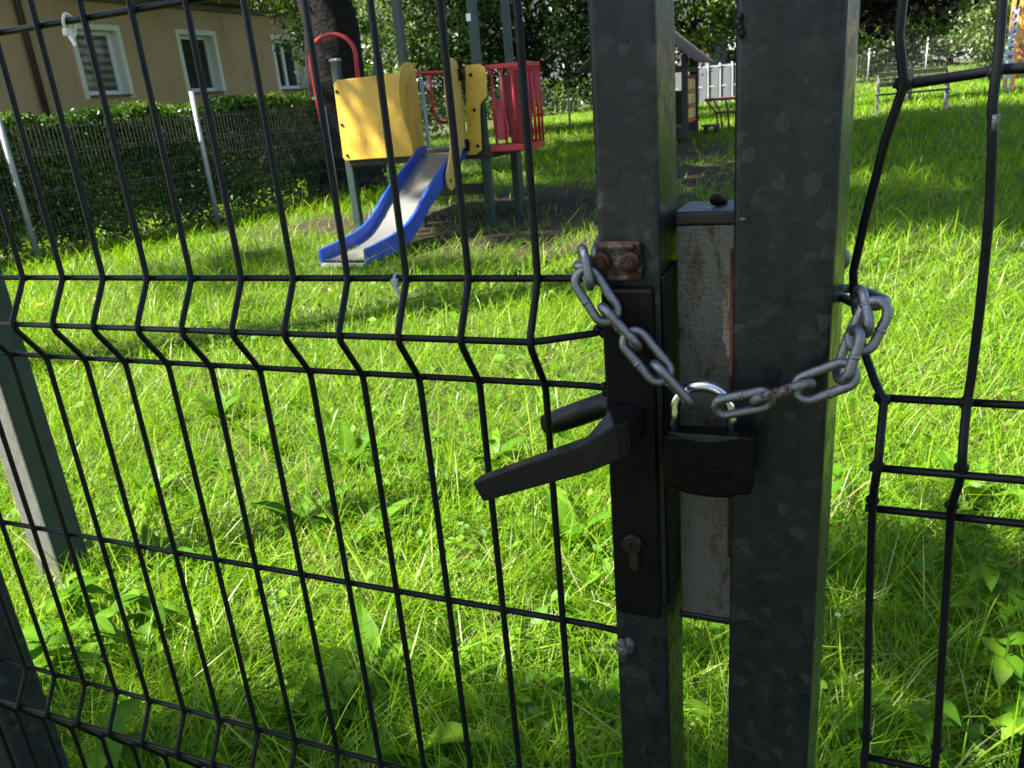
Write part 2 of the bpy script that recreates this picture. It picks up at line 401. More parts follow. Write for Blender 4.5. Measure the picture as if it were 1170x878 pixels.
gx = np.concatenate([np.linspace(-150, -14, 18), np.linspace(-13, 13, 105), np.linspace(14, 150, 18)])
gy = np.concatenate([np.linspace(-120, -3, 14), np.linspace(-2.5, 24, 107), np.linspace(25, 70, 40), np.linspace(75, 250, 15)])
GXX, GYY = np.meshgrid(gx, gy); gzz = gz(GYY)+.012*hashn(GXX, GYY, 1.4)
nx, ny = len(gx), len(gy); idx = np.arange(nx*ny).reshape(ny, nx)
q = np.stack([idx[:-1,:-1], idx[:-1,1:], idx[1:,1:], idx[1:,:-1]], -1).reshape(-1, 4)
mt, nt, out = new_mat('soil_and_moss'); v = coords(nt)
a = nt.nodes.new('ShaderNodeAttribute'); a.attribute_name = 'rnd'
soilc = ramp(nt, [(.3, (.022,.015,.010)), (.7, (.065,.045,.032))], noise(nt, 9, 8, .7, v))
mossc = ramp(nt, [(.3, (.035,.05,.014)), (.7, (.09,.105,.03))], noise(nt, 7, 8, .7, v))
pbsdf(nt, out, mix(nt, a.outputs['Fac'], mossc, soilc), .95, 0, bump(nt, noise(nt, 30, 8, .7, v), .8, .03), .2)
g = np_mesh('ground', np.stack([GXX.ravel(), GYY.ravel(), gzz.ravel()], 1), q, None, dirt(GXX, GYY).ravel(), mt, None, True)
tag(g, kind='structure', label='grassy ground with patches of bare brown soil', cat='ground')

# ------------------------------------------------------------------ grass
def blades(x, y, z, h, wd, lean, phi, bend, tint):
    n = len(x); dx, dy = np.cos(phi), np.sin(phi); px, py = -dy, dx
    tw = RNG.uniform(-.9, .9, n)
    px2 = px*np.cos(tw)+dx*np.sin(tw); py2 = py*np.cos(tw)+dy*np.sin(tw)
    V = np.zeros((n, 7, 3), np.float32)
    for k, (t, ww) in enumerate(((0, .75), (.38, 1), (.74, .72))):
        off = lean*t+bend*t*t
        cx = x+dx*h*off; cy = y+dy*h*off; cz = z+h*(t-.42*bend*t*t*t-.12*lean*t)
        for s, c in ((-1, 0), (1, 1)):
            V[:, 2*k+c, 0] = cx+s*px2*wd*ww*.5; V[:, 2*k+c, 1] = cy+s*py2*wd*ww*.5; V[:, 2*k+c, 2] = cz
    off = lean+bend
    V[:, 6, 0] = x+dx*h*off; V[:, 6, 1] = y+dy*h*off; V[:, 6, 2] = z+h*(1-.42*bend-.12*lean)
    return V, np.repeat(tint[:, None], 7, 1)
def sample_wedge(n, r0, r1, expo, th0=-1.36, th1=.66):
    # density ~ r^-expo  -> pdf in r ~ r^(1-expo)
    u = RNG.random(n); k = 2-expo
    r = (r0**k+u*(r1**k-r0**k))**(1/k)
    th = RNG.uniform(th0, th1, n)
    return CAM[0]+r*np.sin(th), CAM[1]+r*np.cos(th), r
xs, ys, rs = sample_wedge(520000, .55, 62, 1.66)
keep = (ys > -.35)
keep &= RNG.random(len(xs)) > dirt(xs, ys)*.93
keep &= RNG.random(len(xs)) < .80+.42*hashn(xs, ys, 3.3)
keep &= ~((rs < 2.1) & (hashn(xs, ys, 7.7) < -.25) & (RNG.random(len(xs)) < .7))
keep &= xs > -12
xs, ys, rs = xs[keep], ys[keep], rs[keep]; n = len(xs)
clump = hashn(xs, ys, 5.1); clump2 = hashn(xs+3, ys-2, .9)
h = (.118+.042*clump+.03*clump2)*RNG.lognormal(0, .32, n)
h *= 1+.18*np.clip((rs-4)/8, 0, 1)+.45*((rs < 2.6) & (xs > .2))*RNG.random(n)
h = np.clip(h, .05, .5)
wd = np.clip(.0029*RNG.lognormal(0, .3, n), .0018, .006)*np.clip(rs/3.2, 1, 9)**.85
phi = RNG.uniform(0, 2*np.pi, n)+1.2*clump2
lean = np.abs(RNG.normal(0, .52, n)); bend = np.abs(RNG.normal(.38, .42, n))
tint = np.clip(RNG.normal(.46, .20, n)+.16*clump2+.10*clump, 0, .94); tint[RNG.random(n) < .03] = 1.0
V, T = blades(xs, ys, gz(ys)-.01, h, wd, lean, np.asarray(phi), bend, tint)
# tall arching blades and seed stalks standing above the sward
x2, y2, r2 = sample_wedge(6500, .7, 24, 1.35); k = (y2 > .1) & (dirt(x2, y2) < .5); x2, y2, r2 = x2[k], y2[k], r2[k]; n2 = len(x2)
V2, T2 = blades(x2, y2, gz(y2)-.01, RNG.uniform(.18, .38, n2), .0040*np.clip(r2/3, 1, 5)**.7*np.ones(n2), np.abs(RNG.normal(0, .35, n2)), RNG.uniform(0, 6.28, n2), RNG.uniform(.2, 1.0, n2), RNG.uniform(.3, .93, n2))
# dry thatch lying low
x3, y3, r3 = sample_wedge(18000, .7, 9, 1.2); k = y3 > .1; x3, y3, r3 = x3[k], y3[k], r3[k]; n3 = len(x3)
V3, T3 = blades(x3, y3, gz(y3)+.0, RNG.uniform(.06, .16, n3), .003*np.ones(n3), RNG.uniform(.8, 2.0, n3), RNG.uniform(0, 6.28, n3), RNG.uniform(0, .3, n3), np.where(RNG.random(n3) < .3, 1.0, .88))
Vs = np.concatenate([V, V2, V3]); Ts = np.concatenate([T, T2, T3]); nb = len(Vs); b = np.arange(nb)[:, None]*7
quads = np.concatenate([b+np.array([[0, 1, 3, 2]]), b+np.array([[2, 3, 5, 4]])]); tris = b+np.array([[4, 5, 6]])
g = np_mesh('grass', Vs.reshape(-1, 3), quads, tris, Ts.ravel(), M['grass'], None, True)
tag(g, 'long bright green grass growing all over the playground lawn', 'grass', kind='stuff')

def leaf_quads(C, L, W, N=None, rng=RNG, up=.25, droop=0):
    n = len(C)
    nrm = rng.normal(size=(n, 3)); nrm[:, 2] += up*2
    nrm /= np.linalg.norm(nrm, axis=1)[:, None]
    a = np.cross(nrm, rng.normal(size=(n, 3))); a[:, 2] -= droop; a /= np.linalg.norm(a, axis=1)[:, None]
    bb = np.cross(nrm, a); bb /= np.linalg.norm(bb, axis=1)[:, None]
    L = np.asarray(L)[:, None]; W = np.asarray(W)[:, None]
    V = np.stack([C-a*L*.5, C-a*L*.05+bb*W*.5, C+a*L*.5-nrm*L*.10, C-a*L*.05-bb*W*.5], 1)
    return V
# small leafy ground cover between the blades
xc, yc, rc = sample_wedge(15000, .75, 6.5, 1.3)
cm = hashn(xc, yc, 4.3)+.6*hashn(xc, yc, 11); k = (yc > .1) & (cm+RNG.normal(0, .25, len(xc)) > .05); xc, yc, rc = xc[k], yc[k], rc[k]; nc = len(xc)
Pc = np.stack([xc, yc, gz(yc)+RNG.uniform(.02, .13, nc)], 1); Lc = RNG.uniform(.018, .042, nc)*(1+.8*(RNG.random(nc) < .12))
nr = RNG.normal(0, .45, (nc, 3)); nr[:, 2] = 1; nr /= np.linalg.norm(nr, axis=1)[:, None]
a_ = np.cross(nr, RNG.normal(size=(nc, 3))); a_ /= np.linalg.norm(a_, axis=1)[:, None]; b_ = np.cross(nr, a_)
ang = np.linspace(0, 2*np.pi, 7)[:-1]; prof_ = np.array([1.0, .72, .68, .92, .68, .72])
Vc = np.concatenate([Pc[:, None, :]-nr[:, None, :]*Lc[:, None, None]*.12]+[(Pc+(a_*np.cos(t)*1.15+b_*np.sin(t))*Lc[:, None]*.5*q_)[:, None, :] for t, q_ in zip(ang, prof_)], 1)
bi = np.arange(nc)[:, None]*7; tc_ = np.concatenate([bi+np.array([[0, 1+i, 1+(i+1) % 6]]) for i in range(6)])
tt_ = np.clip(RNG.normal(.5, .28, nc), 0, 1); TT = np.repeat(tt_[:, None], 7, 1); TT[:, 0] = np.clip(tt_+.2, 0, 1)
g = np_mesh('ground_cover', Vc.reshape(-1, 3), None, tc_, TT.ravel(), M['weed'], None, True)
tag(g, 'small leafy weeds and clover scattered between the grass blades', 'ground cover', kind='stuff')

# ------------------------------------------------------------------ leaf clouds, trees
def crown_points(blobs, nclump, nleaf, spread, rng=RNG, shell=.55):
    vol = np.array([b[3]*b[4]*b[5] for b in blobs]); pick = rng.choice(len(blobs), nclump, p=vol/vol.sum())
    B = np.array(blobs)[pick]
    d = rng.normal(size=(nclump, 3)); d /= np.linalg.norm(d, axis=1)[:, None]
    rr = (shell+(1-shell)*rng.random(nclump)**.7)[:, None]
    cc = B[:, :3]+d*rr*B[:, 3:6]
    k = rng.integers(0, nclump, nleaf)
    P = cc[k]+rng.normal(size=(nleaf, 3))*spread*np.array([1, 1, .6])*(.6+.8*rng.random(nclump)[k][:, None])
    tint = np.clip(rng.random(nclump)[k]*.55+rng.random(nleaf)*.45, 0, 1)
    return P, tint, cc
def crooked(a, b, n, amp):
    a = Vector(a); b = Vector(b); pts = []
    for i in range(n+1):
        t = i/n; p = a.lerp(b, t)
        if 0 < i < n: p += Vector((random.uniform(-amp, amp), random.uniform(-amp, amp), random.uniform(-amp, amp)*.5))
        pts.append(p)
    return pts
def tree(name, base, blobs, label, mat='leaf_mid', bark='bark', tr=.15, trunk_top=None, nclump=120, nleaf=7000, spread=.35, leaf=.12, group=None, up=.25, limbs=9, shell=.5, zmin=None, cat='tree', mat2=None):
    bx, by = base; bz = float(gz(by))
    root = thing(name, (bx, by, bz), label, cat, group)
    rng = np.random.default_rng(int(abs(bx)*131+abs(by)*977)); random.seed(int(abs(bx)*71+abs(by)*37))
    P, tint, cc = crown_points(blobs, nclump, nleaf, spread, rng, shell)
    if zmin is not None:
        ok = P[:, 2] > zmin+.25*np.sin(P[:, 0]*2.1)+.2*np.sin(P[:, 1]*2.7+P[:, 0]); P = P[ok]; tint = tint[ok]
    L = leaf*rng.uniform(.7, 1.3, len(P))
    V = leaf_quads(P, L, L*.62, rng=rng, up=up)
    mi = None; mats = M[mat]
    if mat2 is not None:
        mats = [M[mat], M[mat2]]; mi = (rng.random(len(P)) < .3).astype(int)
    np_mesh('crown', V.reshape(-1, 3), np.arange(len(P)*4).reshape(-1, 4), None, np.repeat(tint, 4), mats, root, False, mi)
    t = MB(); top = Vector(trunk_top) if trunk_top else Vector((bx, by, bz+3))
    pts = crooked((bx, by, bz-.1), top, 7, tr*.22); nn = len(pts)
    t.tube(pts, [tr*(1.35 if i == 0 else 1.08-.55*i/(nn-1)) for i in range(nn)], 14)
    far = sorted(range(len(cc)), key=lambda i: -cc[i][2])
    sel = [cc[i] for i in np.linspace(0, len(far)-1, limbs).astype(int)] if limbs else []
    for c in sel:
        s0 = Vector(pts[random.randint(nn//2, nn-1)]); L_ = (Vector(c)-s0).length
        pp = crooked(s0, Vector(c), 6, L_*.05)
        r0 = tr*.42
        t.tube(pp, [r0*(1-.85*i/6) for i in range(7)], 7)
        for q in range(3):
            j = random.randint(2, 5); e = Vector(cc[random.randrange(len(cc))])
            if (e-pp[j]).length < L_*.8:
                t.tube(crooked(pp[j], e, 4, .1), [r0*.35*(1-.8*i/4) for i in range(5)], 5)
    t.build('trunk', M[bark], root)
    return root
def sh(P, h):  # point of the sun ray through P at height h above it
    return (P[0]+SUN.x/SUN.z*h, P[1]+SUN.y/SUN.z*h)

# big dark tree behind the climbing frame
tree('big_tree', (-7.3, 11.5), [(-5.6, 11.4, 8.2, 5.2, 4.6, 2.8), (-2.6, 9.6, 8.6, 3.6, 3.4, 2.2), (-8.6, 12.6, 7.0, 2.5, 3.0, 2.4), (-3.4, 14.0, 7.4, 4.0, 3.4, 2.3), (-13, 16.5, 9.2, 4.2, 3.6, 1.8), (-9.5, 18.5, 9.0, 3.2, 3, 1.6)],  # outer crown clumps added out of view to shade the trees behind
     'big tree with a thick dark trunk behind the yellow climbing tower', 'leaf_dark', 'bark', .54, (-7.15, 11.6, 6.5), 260, 20000, .42, .18, limbs=12, zmin=5.2)
# hanging leaves beside the third window
tree('young_tree', (-8.9, 13.6), [(-8.75, 13.6, 3.0, .85, .9, .9), (-8.5, 13.4, 2.1, .5, .5, .6), (-9.2, 13.6, 4.0, 1.7, 1.5, .7), (-10.4, 12.2, 4.1, 1.2, 1.0, .4)],
     'slender tree hanging its leaves in front of the third window', 'leaf_mid', 'bark_grey', .06, (-8.9, 13.7, 3.6), 110, 6500, .17, .095, limbs=8)
tree('leafy_tree', (-8.25, 22.5), [(-7.6, 22.0, 3.2, 2.6, 1.8, 1.9), (-5.4, 22.6, 3.7, 2.0, 1.8, 2.0), (-9.8, 22.6, 3.2, 2.0, 2.0, 1.9), (-7, 23, 5.6, 4, 2, 1.6)],
     'dense dark tree with a slanting trunk behind the red balcony bars', 'leaf_dark', 'bark', .15, (-7.2, 22.5, 4.4), 300, 30000, .38, .15, limbs=12, zmin=1.75)
tree('bushy_tree', (-12.6, 23.5), [(-12.6, 23.4, 2.6, 2.4, 1.7, 2.2), (-10.9, 24, 4.4, 2.6, 2, 2.0), (-14.6, 24, 3.5, 2.2, 2, 2.4)],
     'sunlit bushy tree right of the thick dark trunk, behind the red arch', 'leaf_light', 'bark_grey', .12, (-12.4, 23.5, 3), 240, 17000, .36, .15, limbs=9, mat2='leaf_mid')
tree('leafy_tree', (-4.4, 29.5), [(-4.6, 29.3, 4.3, 2.6, 2.2, 1.9), (-3.0, 28.8, 4.6, 1.6, 1.8, 1.5), (-6.5, 29.5, 4.8, 2.4, 2, 2), (-5.4, 30.2, 2.7, 1.6, 1.3, 1.0), (-3.9, 30.4, 3.1, 1.3, 1.2, .9)],
     'green tree whose sunny boughs show between the two gate posts', 'leaf_mid', 'bark', .16, (-4.4, 29.5, 4), 240, 17000, .36, .16, limbs=10, zmin=1.9, mat2='leaf_light')
tree('plum_tree', (.15, 17.0), [(.9, 17.0, 3.35, 1.9, 1.6, 1.5), (-.4, 17.2, 3.9, 1.6, 1.6, 1.6), (1.6, 17.2, 3.6, 1.5, 1.3, 1.2), (.3, 17, 5.2, 2.0, 2, 1.4)],
     'dark purple leaved plum tree just right of the wide gate post', 'leaf_plum', 'bark', .14, (.2, 17, 3.2), 240, 17000, .30, .14, limbs=10, zmin=1.6)
tree('leafy_tree', (2.2, 24.5), [(1.6, 24.5, 3.1, 1.5, 1.4, 1.3), (2.6, 25.0, 3.7, 1.6, 1.4, 1.5), (.4, 24.6, 3.2, 1.3, 1.4, 1.4)],
     'small sunlit green tree half behind the purple plum, over the bench', 'leaf_mid', 'bark_grey', .09, (2.2, 24.5, 2.6), 160, 9500, .28, .14, limbs=8, zmin=1.6)
tree('shrub', (6.2, 37.5), [(6.2, 37.5, 2.5, 1.7, 1.5, 1.9), (7.4, 37.8, 3.4, 1.6, 1.5, 2.0)],
     'tall pale green shrub left of the orange jungle gym', 'leaf_light', 'bark_grey', .08, (6.3, 37.5, 2.4), 150, 9000, .32, .18, limbs=7, cat='shrub')
tree('shrub', (3.1, 45.0), [(3.3, 45.0, 3.6, 2.0, 1.5, 1.9), (5.3, 45.2, 4.4, 2.0, 1.6, 2.4), (1.2, 45.4, 3.8, 1.7, 1.5, 2.2)],
     'brownish grey shrub behind the far wire fence, above the bench', 'leaf_grey', 'bark_grey', .1, (3.1, 45, 3), 160, 9500, .38, .21, limbs=8, mat2='leaf_light', cat='shrub')
tree('conifer', (9.6, 43), [(9.6, 43, 5.5, 2.6, 2.3, 3.6), (10.5, 43, 3.0, 2.4, 2, 2)],
     'dark conifer in the far right corner behind the orange jungle gym', 'leaf_dark', 'bark', .2, (9.6, 43, 6), 200, 11000, .38, .22, limbs=10)
tree('bush', (.7, 46.5), [(.9, 46.5, 1.75, 1.5, 1.0, .75), (2.5, 46.6, 1.7, 1.2, .9, .7)],
     'low yellow green bush at the far wire fence behind the bench', 'leaf_light', 'bark_grey', .05, (.9, 46.5, 1.6), 60, 3200, .3, .16, limbs=5, cat='bush')
bk = [(-40, 58, 7), (-31, 56, 8), (-22, 60, 8.5), (-14, 63, 8), (-6, 60, 7.5), (0.5, 62, 8), (6.5, 60, 7.5), (13, 58, 9), (21, 56, 9), (30, 55, 9)]
desc = ['leftmost', 'second from left', 'third from left', 'fourth from left', 'fifth from left', 'fifth from right', 'fourth from right', 'third from right', 'second from right', 'rightmost']
for i, (x, y, hh) in enumerate(bk):
    tree('background_tree', (x, y), [(x, y, hh*.45+.8, 4.6, 2.8, hh*.42), (x+1.5, y+1, hh*.75+1, 3.6, 2.5, hh*.35)],
         desc[i]+' of the tall trees closing off the far background', 'leaf_mid' if i % 3 else 'leaf_dark', 'bark', .22, (x, y, hh*.6), 170, 6500, .6, .36, 'trees in the far background', limbs=6)
# unseen trees added out of view, crowns placed to shade gate and lawn
tree('unseen_shade_tree', (-3.6, -3.6), [(-2.40, -2.47, 4.7, 1.75, .74, .40), (-2.95, -3.02, 5.5, 1.8, .75, .5), (-3.6, -3.75, 6.2, 1.9, 1.0, .8), (-1.75, -1.12, 4.9, .75, .55, .35)],
     'unseen leafy tree on the street side, crown shaped to shade the gate', 'leaf_mid', 'bark_grey', .16, (-3.6, -3.9, 4.4), 290, 13500, .17, .15, limbs=10)
tree('unseen_shade_tree', (4.5, -6.5), [(4.5, -6.2, 4.2, 3.2, 2.2, 2.4), (1.2, -6.8, 4.6, 2.8, 2.0, 2.4)], 'unseen bushy tree added behind the camera on the right to darken the posts', 'leaf_dark', 'bark_grey', .2, (4.3, -6.5, 4), 120, 6000, .4, .2, limbs=8)  # added with the next one to keep sky light off the gate posts
tree('unseen_shade_tree', (-5.5, -8), [(-5, -7.5, 3.6, 3.2, 2.0, 2.6), (-1.5, -8.2, 3.4, 3.0, 2.0, 2.4)], 'unseen wide bushy tree added behind the camera on the left to darken the posts', 'leaf_dark', 'bark_grey', .2, (-5, -8, 4), 120, 6000, .4, .2, limbs=8)
def over(px, py, h, rx, ry, rz_):
    q = atZ(px, py, .1); x, y = sh(q, h-.1); return (x, y, h, rx, ry, rz_)
tree('unseen_tall_shade_tree', (-6.6, .6), [over(80, 350, 11.5, .75, .5, .3), over(340, 352, 12, .6, .35, .3), over(375, 580, 10.5, .42, .30, .3), over(520, 300, 12.5, .9, .5, .3), over(230, 310, 12, .6, .4, .3), over(1020, 250, 12, .9, .7, .4), over(1000, 180, 12.3, 2.2, 2.2, .9), over(1000, 235, 12.3, 1.0, 1.0, .7), over(800, 220, 12, 1.2, 1.0, .5), over(640, 225, 12, 1.6, 1.4, .8), over(450, 250, 12.4, .9, .7, .4), over(430, 285, 12, .8, .5, .4), over(560, 255, 12.2, 1.2, .9, .5), over(300, 285, 12.4, .6, .5, .3), (-9.2, 3.3, 12, 2.2, 1.9, .9), (-9.8, 6.7, 12, 2.6, 2.3, .9), (-10.8, 11.2, 12.3, 3.0, 2.6, 1.0), (-13.2, 4.4, 12, 1.8, 1.6, .8), (-10.6, 4.4, 12.2, 1.4, 1.3, .7), (-3.7, 2.5, 12, 3.2, 2.7, 1.0), (-.8, 4.8, 12, 2.6, 2.4, .9), (-4.8, 6.8, 12, 3.2, 3.0, 1.2), (-1.3, 9.6, 12, 3.2, 3.2, 1.1), (-7.6, 10.8, 12, 3.4, 3.0, 1.2), (2.0, 9, 12, 2.4, 3, 1)],
     'unseen very tall tree left of the lawn, crown shaped to shade it', 'leaf_mid', 'bark', .26, (-6.0, 1.0, 10.5), 600, 78000, .30, .22, limbs=14)  # crown clumps set along the sun ray above each wanted shade patch

# ------------------------------------------------------------------ broad-leaved weeds
def leaf_blade(V, Q, base, phi, elev, L, W, arch, nl=5):
    o = len(V); d = np.array([math.cos(phi), math.sin(phi)]); s = np.array([-d[1], d[0]])
    prof = [.25, .8, 1, .85, .5, .04]
    for i in range(nl+1):
        t = i/nl; a = elev-arch*t
        r = L*t*math.cos(elev-arch*t*.5); z = L*t*math.sin(elev-arch*t*.5)
        ww = W*prof[i]*.5; wav = .12*W*math.sin(i*2.4+phi*3)
        c = np.array([base[0]+d[0]*r, base[1]+d[1]*r, base[2]+z])
        V.append((c[0]-s[0]*ww, c[1]-s[1]*ww, c[2]+ww*.35+wav*.3)); V.append(tuple(c)); V.append((c[0]+s[0]*ww, c[1]+s[1]*ww, c[2]+ww*.35-wav*.3))
    for i in range(nl):
        b = o+i*3; Q.append((b, b+1, b+4, b+3)); Q.append((b+1, b+2, b+5, b+4))
def weed(x, y, nleaf, L, label, W=.45, elev=(.35, 1.2), stem=0, group='broad-leaved weeds in the grass'):
    z = float(gz(y)); V = []; Q = []; R = []
    for k in range(nleaf):
        l = L*random.uniform(.6, 1.1); phi = k*2.4+random.uniform(-.4, .4)
        hz = z+.01 if not stem else z+stem*random.uniform(.35, 1)
        n0 = len(V); leaf_blade(V, Q, (x, y, hz), phi, random.uniform(*elev), l, l*W, random.uniform(.5, 1.3))
        t0_ = random.uniform(.1, .75); R += [t0_, min(1, t0_+.3), t0_-.08]*((len(V)-n0)//3)
    if stem:
        n0 = len(V); r = .004
        V += [(x-r, y, z), (x+r, y, z), (x+r*.6, y, z+stem*1.02), (x-r*.6, y, z+stem*1.02)]; Q.append((n0, n0+1, n0+2, n0+3)); R += [.5]*4
    o = np_mesh('broadleaf_weed', np.array(V), np.array(Q), None, np.array(R), M['weed'], None, True)
    return tag(o, label, 'weed', group)
G1 = 'broad-leaved weed with large oval leaves low in the shaded grass by the gate'
for px, py, n_, L_ in ((330, 800, 5, .20), (372, 790, 5, .17), (470, 840, 5, .25), (240, 770, 5, .17), (420, 750, 5, .22), (200, 850, 5, .17), (600, 840, 5, .14), (560, 790, 4, .15), (860, 845, 4, .15), (300, 760, 5, .15), (140, 830, 5, .15), (510, 760, 4, .17), (640, 820, 4, .15), (370, 850, 5, .17)):
    p = atZ(px, py, .08); weed(p.x, p.y, n_, L_*.85, G1, .40, (.55, 1.25))
p = atZ(680, 765, .12); weed(p.x, p.y, 5, .17, 'weed with broad triangular leaves right below the lowest welded wire end', .75, (.3, .9))
p = atZ(745, 830, .1)
G2 = 'leafy nettle-like weed with toothed leaves at the foot of the gate leaf'
for px, py in ((85, 700), (110, 745), (60, 770), (170, 715), (40, 820), (140, 868)):
    p = atZ(px, py, .1); weed(p.x, p.y, 12, .11, G2, .55, (-.1, .6), .2)
G3 = 'leafy weed with small oval leaves among the tall grass right of the wide post'
for px, py in ((1145, 780), (1150, 700), (1120, 690), (1165, 840), (1100, 640), (1060, 850), (860, 840)):
    p = atZ(px, py, .1); weed(p.x, p.y, 11, .065, G3, .6, (-.1, .6), .22)
G4 = 'dandelion-like rosette in the sunny grass left of the handle'
for px, py in ((345, 590), (300, 500), (420, 600), (180, 640), (250, 470), (650, 610), (1110, 560), (400, 520), (170, 560), (560, 520)):
    p = atZ(px, py, .06); weed(p.x, p.y, 8, .20, G4 if px < 540 else 'dandelion-like rosette in the sunny grass', .34, (.7, 1.3))
def flower(px, py, mat, label, r=.012, hgt=.2):
    p = atZ(px, py, hgt); b = MB(); z0 = float(gz(p.y))
    b.tube([(p.x, p.y, z0), (p.x+.01, p.y, p.z)], .0015, 5, mi=1)
    for k in range(5):
        a = k*1.257; c = Vector((p.x+.01+math.cos(a)*r*.8, p.y+math.sin(a)*r*.8, p.z+.003))
        b.sphere(c, r*.7, 7, 4, (1, 1, .35))
    o = b.build('wild_flower', [M[mat], M['weed']]); return tag(o, label, 'flower', 'small flowers in the grass')
flower(46, 348, 'flower_y', 'yellow buttercup in the shaded grass, the left one of two', .02, .18)
flower(109, 342, 'flower_y', 'yellow buttercup in the shaded grass, the right one of two', .017, .18)
flower(952, 703, 'flower_w', 'tiny white flower right beside the wide galvanised post', .005, .12)
flower(1167, 770, 'flower_w', 'tiny white flower at the right edge among leafy weeds', .006, .12)

# ------------------------------------------------------------------ gate leaf
ZD = .9315; FD = .024; WR = .00255
gate = thing('gate', (.25, .02, 0), 'black wire mesh gate leaf with galvanised frame and black lever handle', 'gate')
def fold(z):  # out-of-plane offset of the mesh at height z (folds point to the street)
    for z0 in (ZD+.2, ZD-.2825, ZD+.68):
        if z0 <= z <= z0+.0755:
            t = (z-z0)/.0755; return -FD*(1-abs(2*t-1))
    return 0
def wire_path(x, zs):
    pts = []
    for z in zs: pts.append((x, fold(z), z))
    return pts
def zsamples(z0, z1, starts):
    zz = [z0]
    for s in sorted(starts):
        if z0 < s and s+.0755 < z1:
            zz += [s-.006, s-.0015, s+.003, s+.009, s+.028, s+.0335, s+.0378, s+.042, s+.0475, s+.0665, s+.0725, s+.077, s+.0815]
    return zz+[z1]
def fold_s(z, starts, d=FD):
    def f(z):
        for z0 in starts:
            if z0 <= z <= z0+.0755: return -d*(1-abs(2*(z-z0)/.0755-1))
        return 0
    return (f(z-.005)+f(z-.0025)+f(z)+f(z+.0025)+f(z+.005))/5
FS = [ZD+.2, ZD-.2825, ZD+.678, ZD-.76]
pm_ = MB()
for i in range(-5, 12):
    zz = zsamples(.09, 1.80, FS); x = .05*i+random.uniform(-.0012, .0012)
    pm_.tube([(x, fold_s(z, FS), z) for z in zz], WR, 8)
rows = [ZD, ZD+.2, ZD+.2755, ZD+.4755, ZD+.678, ZD+.7535, ZD-.207, ZD-.2825, ZD-.4825, ZD-.6845, ZD-.76]
for z in rows:
    pm_.tube([(-.262, .0045, z), (.20, .0045, z+random.uniform(-.0008, .0008)), (.575, .0045, z), (.6005, .002, z)], WR, 8)
for s in FS:
    z = s+.0378
    if s == FS[0]: pm_.tube([(-.262, -FD+.0045, z), (.548, -FD+.0045, z), (.556, -FD+.006, z+.0005), (.588, -.006, z+.003), (.597, .0, z+.004)], WR, 8)
    else: pm_.tube([(-.262, -FD+.0045, z), (.556, -FD+.0045, z), (.597, .0, z)], WR, 8)
for i in range(-5, 12):   # weld fillets at the crossings
    for z in rows:
        pm_.sphere((.05*i, .002, z), .0031, 6, 4, (1.15, 1, 1.0))
pm_.build('mesh_panel', M['wire'], gate)
b = MB(); b.box((.613, .031, .93), (.040, .062, 1.75), None, .004, seg=3)
b.build('lock_stile', M['galv'], gate)
b = MB(); b.box((-.268, .034, .93), (.060, .056, 1.75), None, .004, seg=3); b.build('hinge_stile', M['galv_dull'], gate)
b = MB(); b.box((.178, .034, .075), (.83, .04, .04), None, .003); b.build('bottom_rail', M['galv_dull'], gate)
# weld nubs that hold the wires to the stile
def nub(c, r, name='weld_nub', mat='wire'):
    b = MB()
    for k in range(5): b.sphere(Vector(c)+Vector((random.uniform(-r, r)*.8, random.uniform(-r, r)*.4, random.uniform(-r, r)*.9)), r*random.uniform(.65, 1), 9, 6, (1, .9, 1.1))
    b.build(name, M[mat], gate)
c = atY(713, 737, -.003); nub((c.x, -.002, c.z), .0058, mat='weld')
nub((.594, -.003, ZD+.2418), .0042); nub((.593, .002, ZD+.2), .0036); nub((.594, .003, ZD+.2755), .0036)
# lock plate, lock case side
z1, z0 = atY(720, 331, -.009).z, atY(728, 703, -.009).z
b = MB(); b.box((.6135, -.0055, (z0+z1)/2), (.0335, .009, z1-z0), None, .0022, seg=3); plate = b.build('lock_plate', M['black'], gate)
b = MB(); b.box((.6342, .028, (z0+z1)/2+.006), (.0028, .052, z1-z0), None, .001); b.build('lock_case', M['black'], gate)
b = MB(); b.box((.613, .067, (z0+z1)/2), (.034, .009, z1-z0), None, .0022, seg=3); b.build('rear_lock_plate', M['black'], gate)
cy = atY(722, 622, -.012)
b = MB(); b.tube([(cy.x, -.0145, cy.z), (cy.x, .0, cy.z)], .0066, 20); b.box((cy.x+.0012, -.0072, cy.z-.0125), (.0072, .0145, .018), None, .0022, seg=3)
cyl = b.build('lock_cylinder', M['brass'], gate)
b = MB(); b.tube([(cy.x, -.0150, cy.z), (cy.x, -.0146, cy.z)], .0048, 18); b.box((cy.x, -.0152, cy.z), (.0010, .0006, .0068), None, 0, 1); b.build('key_plug', [M['brass'], M['black']], cyl)
# lever handle: lofted bar with bevelled edges
def loft(secs, mat, name, bev=.0012):
    b = MB(); vs = []; fs = []
    for s_ in secs: vs += s_
    n_ = len(secs)
    for i in range(n_-1):
        for k in range(4): fs.append([i*4+k, i*4+(k+1) % 4, (i+1)*4+(k+1) % 4, (i+1)*4+k])
    fs += [[3, 2, 1, 0], [(n_-1)*4+k for k in range(4)]]
    b.add(vs, fs); return b.build(name, mat, gate, bev)
def sec_front(tl, tr, h, yf, yb, tilt=0):   # section points: top-front, top-back, bottom-back, bottom-front at lever axis
    return [Vector((tl[0], yf, tl[1])), Vector((tr[0], yb, tr[1])), Vector((tr[0], yb, tr[1]-h)), Vector((tl[0], yf, tl[1]-h))]
A = lambda px, py, Y: atY(px, py, Y)
t0 = A(539, 552, -.062); t0b = A(552, 574, -.062); t1 = A(661, 511, -.056); t1b = A(674, 540, -.056); t2 = A(702, 487, -.050); t2b = A(706, 527, -.050)
